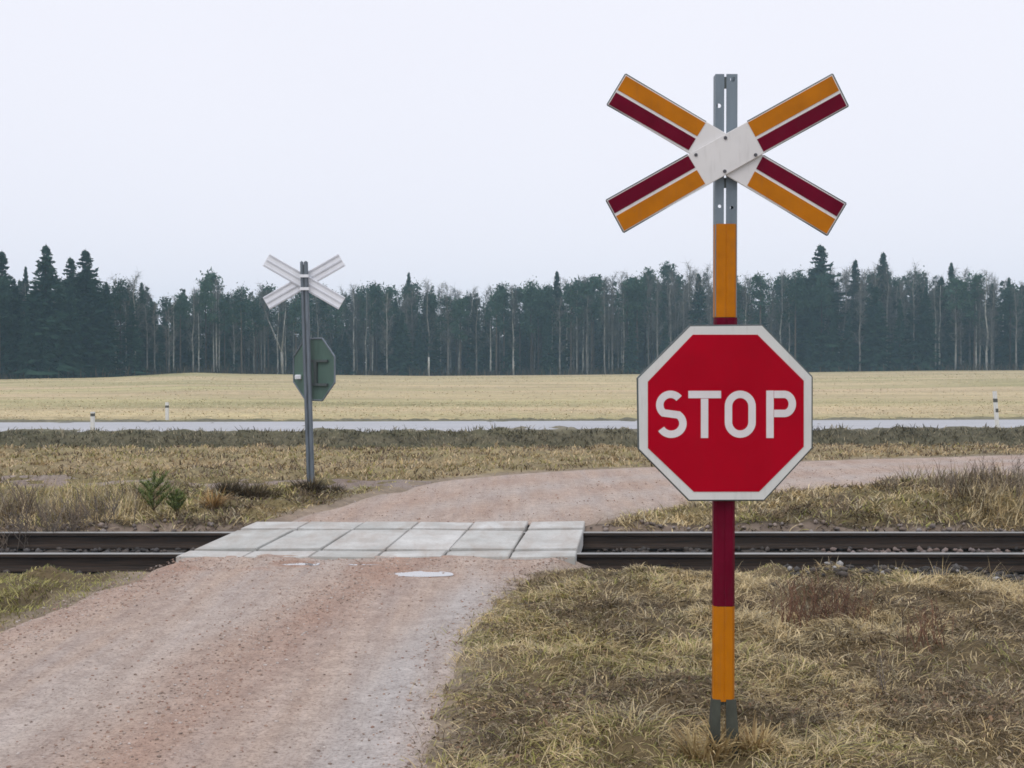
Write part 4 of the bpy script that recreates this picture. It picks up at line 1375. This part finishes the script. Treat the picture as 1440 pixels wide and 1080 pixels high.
PROTO = {}
def proto(kind, i):
    key = (kind, i)
    if key in PROTO: return PROTO[key]
    s = 500 + i * 13
    if kind == 'spruce':
        h = 15.0; tr, pts = trunk_mesh('trunk', h * .97, .17, .03, s, .003); cr = spruce_crown(h, (2.5, 2.15, 2.8, 1.9)[i % 4], s, nb=(210, 190, 230, 200)[i % 4])
        mats = (M['spruce_bark'], M['spruce'])
    elif kind == 'pine':
        h = 15.0; tr, pts = trunk_mesh('trunk', h * .96, .17, .06, s, .006); cr = pine_crown(h, s, pts, (.42, .52, .34, .46)[i % 4], (34, 28, 40, 32)[i % 4], (2.0, 1.7, 2.2, 1.5)[i % 4])
        mats = (M['pine_bark'], M['pine'])
    else:
        h = 14.0; tr, pts = trunk_mesh('trunk', h * .97, .155, .03, s, .013); cr = bare_crown(h, s, pts, (.22, .32, .16, .26)[i % 4], (36, 30, 42, 34)[i % 4], (1.7, 1.5, 1.9, 1.3)[i % 4])
        mats = (M['birch_bark'], M['twig'])
    tr.materials.append(mats[0]); cr.materials.append(mats[1])
    PROTO[key] = (tr, cr, h)
    return PROTO[key]


NAMES = {'spruce': 'spruce_tree', 'pine': 'pine_tree', 'birch': 'birch_tree'}
TOPS = [(-200, 372), (0, 385), (30, 392), (90, 385), (140, 392), (165, 392), (200, 392), (225, 410), (250, 400), (295, 388), (320, 398), (345, 402), (400, 398), (480, 402), (520, 398), (555, 410), (575, 394), (610, 396), (650, 410), (700, 400), (780, 394), (830, 388), (900, 385), (940, 379), (990, 376), (1040, 387), (1090, 383), (1155, 378), (1200, 378), (1240, 374), (1280, 377), (1330, 382), (1380, 382), (1440, 393), (1650, 388)]


def top_at(px): return float(np.interp(px, [p[0] for p in TOPS], [p[1] for p in TOPS]))


def place_tree(kind, i, px, Y, top, label, group, wid=1.0, rot=None):
    x = (px - 720) / F * Y
    z = float(terrain(np.array([x]), np.array([Y]))[0])
    tr, cr, h0 = proto(kind, i)
    zt = at(px, top - (6 if px > 520 else 2), Y)[2]; s = (zt - z) / h0
    root = empty(NAMES[kind], (x, Y, z), label, 'tree', group, random.uniform(0, 2 * PI) if rot is None else rot)
    w = s * wid
    root.scale = (w, w, s)
    for nm, me in (('trunk', tr), ('crown', cr)):
        o = bpy.data.objects.new(nm, me); COL.objects.link(o); o.parent = root
    return root


ZONES = [(75, 'at the far left end of the wood'), (150, 'in the tall dark left stand'), (230, 'right of the tall dark left stand'), (320, 'above the hump of the field'), (390, 'left behind the far crossbuck'), (470, 'right behind the far crossbuck'), (560, 'before the dip in the treetops'), (655, 'left of the notch mid wood'), (740, 'just right of the notch mid wood'), (820, 'midway between the two signposts'), (890, 'just left of the stop sign'), (1010, 'behind the stop sign, left half'), (1145, 'behind the stop sign, right half'), (1230, 'just right of the stop sign'), (1320, 'midway right of the stop sign'), (1400, 'left of the right roadside post'), (99999, 'at the far right end of the wood')]
def zone(px): return next(z for lim, z in ZONES if px < lim)


LOOK = {('spruce', 0): 'dark green front row spruce', ('spruce', 1): 'dark spruce deeper in', ('pine', 0): 'green topped front row pine', ('pine', 1): 'bare stemmed pine deeper in', ('birch', 0): 'leafless pale front row birch', ('birch', 1): 'leafless grey birch deeper in'}
tr_rng = random.Random(77)


def mixw(px):
    if px < 160: return (.70, .12, .18)
    if px < 330: return (.30, .35, .35)
    if px < 560: return (.20, .38, .42)
    if px < 900: return (.16, .26, .58)
    if px < 1100: return (.18, .20, .62)
    return (.26, .12, .62)


for row in range(6):
    depth = (0.8, 2.8, 5.2, 8.0, 11.5, 15.5)[row]
    step = (22, 21, 21, 22, 24, 26)[row]
    px = -60 + row * 7
    while px < 1510:
        q = px + tr_rng.uniform(-8, 8)
        Y0 = 165.0
        for _ in range(4): Y0 = float(forest_y((q - 720) / F * Y0))
        Y = Y0 + depth + tr_rng.uniform(-1.0, 1.2)
        ws = mixw(q); u = tr_rng.random()
        kind = 'spruce' if u < ws[0] else ('pine' if u < ws[0] + ws[1] else 'birch')
        top = top_at(q)
        base_y = 525
        k = tr_rng.random()
        low = {'spruce': tr_rng.uniform(-2, 42) if q < 160 else tr_rng.uniform(4, 60), 'pine': tr_rng.uniform(-4, 26), 'birch': tr_rng.uniform(-2, 30)}[kind]
        if row == 0 and kind == 'spruce' and q > 160: low = tr_rng.uniform(25, 85)
        top2 = top + low
        fr = 0 if row < 2 else 1
        lab = LOOK[(kind, fr)] + ', ' + zone(q)
        place_tree(kind, tr_rng.randrange(4), q, Y, top2, lab, '%s trees %s of the wood' % (kind, 'in the front rows' if fr == 0 else 'behind the front rows'), tr_rng.uniform(.85, 1.2))
        px += step * tr_rng.uniform(.75, 1.25)

# trees that stand out in the skyline
for kind, i, px, dY, top, wid, lab in [
        ('spruce', 1, 4, 4, 354, 1.35, 'tall spruce with a ragged tip at the left edge of the photo'),
        ('spruce', 3, 37, 6, 376, .8, 'slim pointed spruce between the edge spruce and the tallest left one'),
        ('spruce', 0, 66, 2, 345, 1.4, 'tallest spruce of the dark stand at the left, with a sharp tip'),
        ('spruce', 2, 101, 4, 362, 1.25, 'spruce close left of the broad peak of the left stand'),
        ('spruce', 2, 122, 3, 351, 1.35, 'broad tall spruce closing the dark stand at the left'),
        ('pine', 2, 296, 9, 380, 1.0, 'crooked pine top rising above its neighbours left of the far crossbuck'),
        ('spruce', 3, 575, 10, 388, .95, 'pointed spruce right of the dip mid wood'),
        ('spruce', 1, 783, 10, 386, .95, 'pointed spruce in the middle of the skyline between the signposts'),
        ('pine', 1, 940, 10, 371, 1.0, 'high pine top just left of the amber post'),
        ('spruce', 2, 1154, 5, 348, 1.5, 'big spruce with the highest tip right of the stop sign'),
        ('spruce', 0, 1202, 9, 370, 1.0, 'pointed spruce between the two highest tips at the right'),
        ('spruce', 3, 1241, 8, 360, 1.3, 'slim dark spruce with the second highest tip at the right'),
        ('spruce', 1, 1337, 9, 374, 1.0, 'pointed spruce left of the right roadside post'),
        ('birch', 0, 190, 1, 385, 1.1, 'tall leafless birch beside the dark left stand'),
        ('birch', 2, 163, 3, 386, 1.1, 'leafless birch with a thin top next to the dark left stand')]:
    Y0 = 165.0
    for _ in range(4): Y0 = float(forest_y((px - 720) / F * Y0))
    place_tree(kind, i, px, Y0 + dY, top, lab, None, wid)

# forked pale birch behind the far signpost, broken trunks at the edge of the wood
def snag(px, y0, y1, r, label, fork=None, lean_=0.0):
    Y = 165.0
    for _ in range(4): Y = float(forest_y((px - 720) / F * Y))
    Y -= 1.6
    x = (px - 720) / F * Y; z = float(terrain(np.array([x]), np.array([Y]))[0])
    h = at(px, y0, Y)[2] - z
    bm = bmesh.new()
    if fork:
        k = fork; add_tube(bm, (x, Y, z - .3), (x - .1, Y, z + h * k), r, r * .8, 7); add_tube(bm, (x - .1, Y, z + h * k - .05), (x - 1.9, Y, z + h * .78), r * .62, r * .45, 6); add_tube(bm, (x - 1.9, Y, z + h * .775), (x - 2.6, Y, z + h), r * .45, r * .2, 6); add_tube(bm, (x - .1, Y, z + h * k - .05), (x + .5, Y, z + h * .95), r * .6, r * .2, 6)
    else:
        add_tube(bm, (x, Y, z - .3), (x + lean_, Y, z + h), r, r * .8, 7)
    o = link('dead_birch', bm_mesh('dead_birch', bm, True), M['birch_bark'], origin=(x, Y, z))
    tag(o, label, 'tree')


snag(397, 430, 524, .20, 'pale forked birch trunk behind the octagonal sign back', fork=.33)
snag(603, 502, 525, .16, 'short broken pale birch trunk at the wood edge, left one')
snag(722, 507, 524, .15, 'short broken pale birch trunk at the wood edge, right one')

# the wood behind the front rows reads as one mass
def forest_mass():
    rng = np.random.default_rng(9); V = []
    for i in range(1000):
        x = rng.uniform(-190, 190); Y = float(forest_y(x)) + rng.uniform(17, 42)
        if abs(x) > 115: Y = float(forest_y(x)) + rng.uniform(0, 30)
        px = 720 + F * x / Y; z = float(terrain(np.array([x]), np.array([Y]))[0])
        top = top_at(px) + rng.uniform(5, 70); h = at(px, top, Y)[2] - z
        n = 150; t = np.sort(rng.random(n)) ** 1.35
        a = rng.uniform(0, 2 * PI, n); rad = (2.5 * (1 - t) ** .55 + .25) * rng.uniform(.5, 1.1, n)
        c = np.stack([x + rad * .4 * np.cos(a), Y + rad * .4 * np.sin(a), z + h * t], 1)
        e = np.stack([x + rad * np.cos(a), Y + rad * np.sin(a), z + h * t - rng.uniform(.1, .8, n)], 1)
        s = np.stack([-np.sin(a), np.cos(a), rng.normal(0, .3, n)], 1) * (.25 + rad * .28)[:, None]
        V.append(np.stack([c - s, c + s + [0, 0, .2], e], 1).reshape(-1, 3))
    return tri_mesh('forest', np.concatenate(V))


tag(link('forest', forest_mass(), M['thicket']), 'dark mass of the wood behind the front trees', 'forest', kind='stuff')


def undergrowth():
    rng = np.random.default_rng(19); n = 15000
    x = rng.uniform(-110, 110, n); Y = forest_y(x) + rng.uniform(-2.2, 14, n); z = terrain(x, Y)
    a = rng.uniform(0, 2 * PI, n); L = rng.uniform(.4, 1.7, n) * (.5 + fbm(x * .15, Y * .1, 77))
    pal = np.array([[.05, .045, .032], [.075, .065, .045], [.04, .05, .032], [.11, .09, .058]])
    return plant_mesh('undergrowth', [blades(np.stack([x, Y, z - .05], 1), a, L, rng.uniform(0, .3, n), rng.uniform(.2, 1.1, n), np.full(n, .12), pick(pal, n, rng), rng, 2)])
tag(link('undergrowth', undergrowth(), M['blade']), 'dark brushy undergrowth along the foot of the wood', 'undergrowth', kind='stuff')

# ------------------------------------------------------------------ air, sky, light, camera
bm = bmesh.new(); add_box(bm, (-580, -100, -2.2), (580, 660, 34))
hz = NT('haze_air'); hz.N.remove(hz.b)
pv = hz.n('ShaderNodeVolumePrincipled'); pv.inputs['Color'].default_value = (.52, .79, 1.0, 1); pv.inputs['Density'].default_value = .00066; pv.inputs['Anisotropy'].default_value = 0.0
hz.L.new(pv.outputs[0], hz.out.inputs['Volume'])
tag(link('haze', bm_mesh('haze', bm), hz.m), 'faint bluish air between the viewer and the wood', 'haze', kind='stuff')

SUN_EL, SUN_AZ = R(58), R(205)              # high, behind the viewer's left shoulder
w = bpy.data.worlds.new('World'); SC.world = w; w.use_nodes = True
wt_ = w.node_tree; bg = wt_.nodes['Background']
sky = wt_.nodes.new('ShaderNodeTexSky'); sky.sky_type = 'NISHITA'; sky.sun_disc = False
sky.sun_elevation = SUN_EL; sky.sun_rotation = SUN_AZ; sky.dust_density = 4.0
# overcast: an even pale cloud layer over the sky, slightly mottled
tc = wt_.nodes.new('ShaderNodeTexCoord'); nz = wt_.nodes.new('ShaderNodeTexNoise'); nz.inputs['Scale'].default_value = 1.6; nz.inputs['Detail'].default_value = 3
wt_.links.new(tc.outputs['Generated'], nz.inputs['Vector'])
rp = wt_.nodes.new('ShaderNodeValToRGB'); rp.color_ramp.elements[0].position = .3; rp.color_ramp.elements[1].position = .7
rp.color_ramp.elements[0].color = (8.8, 8.83, 9.7, 1); rp.color_ramp.elements[1].color = (9.1, 9.12, 9.95, 1)
wt_.links.new(nz.outputs['Fac'], rp.inputs['Fac'])
mx = wt_.nodes.new('ShaderNodeMix'); mx.data_type = 'RGBA'; mx.inputs[0].default_value = .96
wt_.links.new(sky.outputs[0], mx.inputs[6]); wt_.links.new(rp.outputs[0], mx.inputs[7]); wt_.links.new(mx.outputs[2], bg.inputs['Color'])
bg.inputs['Strength'].default_value = 0.10

sl = bpy.data.lights.new('sun', 'SUN'); sl.energy = 1.0; sl.angle = R(35); sl.color = (1, .97, .93)
so = bpy.data.objects.new('sun', sl); COL.objects.link(so)
dv = Vector((math.cos(SUN_EL) * math.sin(SUN_AZ), math.cos(SUN_EL) * math.cos(SUN_AZ), math.sin(SUN_EL)))
so.rotation_euler = dv.to_track_quat('Z', 'Y').to_euler(); so.location = dv * 50

cam = bpy.data.cameras.new('camera'); cam.sensor_width = 36; cam.lens = 36 * F / 1440; cam.clip_end = 4000; cam.clip_start = .05
co = bpy.data.objects.new('camera', cam); COL.objects.link(co)
co.location = (0, 0, H); co.rotation_euler = (PI / 2 - TH, 0, 0)
SC.camera = co
vs = SC.view_settings; vs.view_transform = 'Standard'; vs.look = 'None'; vs.exposure = 0.08; vs.gamma = 1; vs.use_curve_mapping = False
SC.cycles.filter_width = 1.7
SC.cycles.volume_bounces = 1
SC.cycles.max_bounces = 6
SC.cycles.use_denoising = True
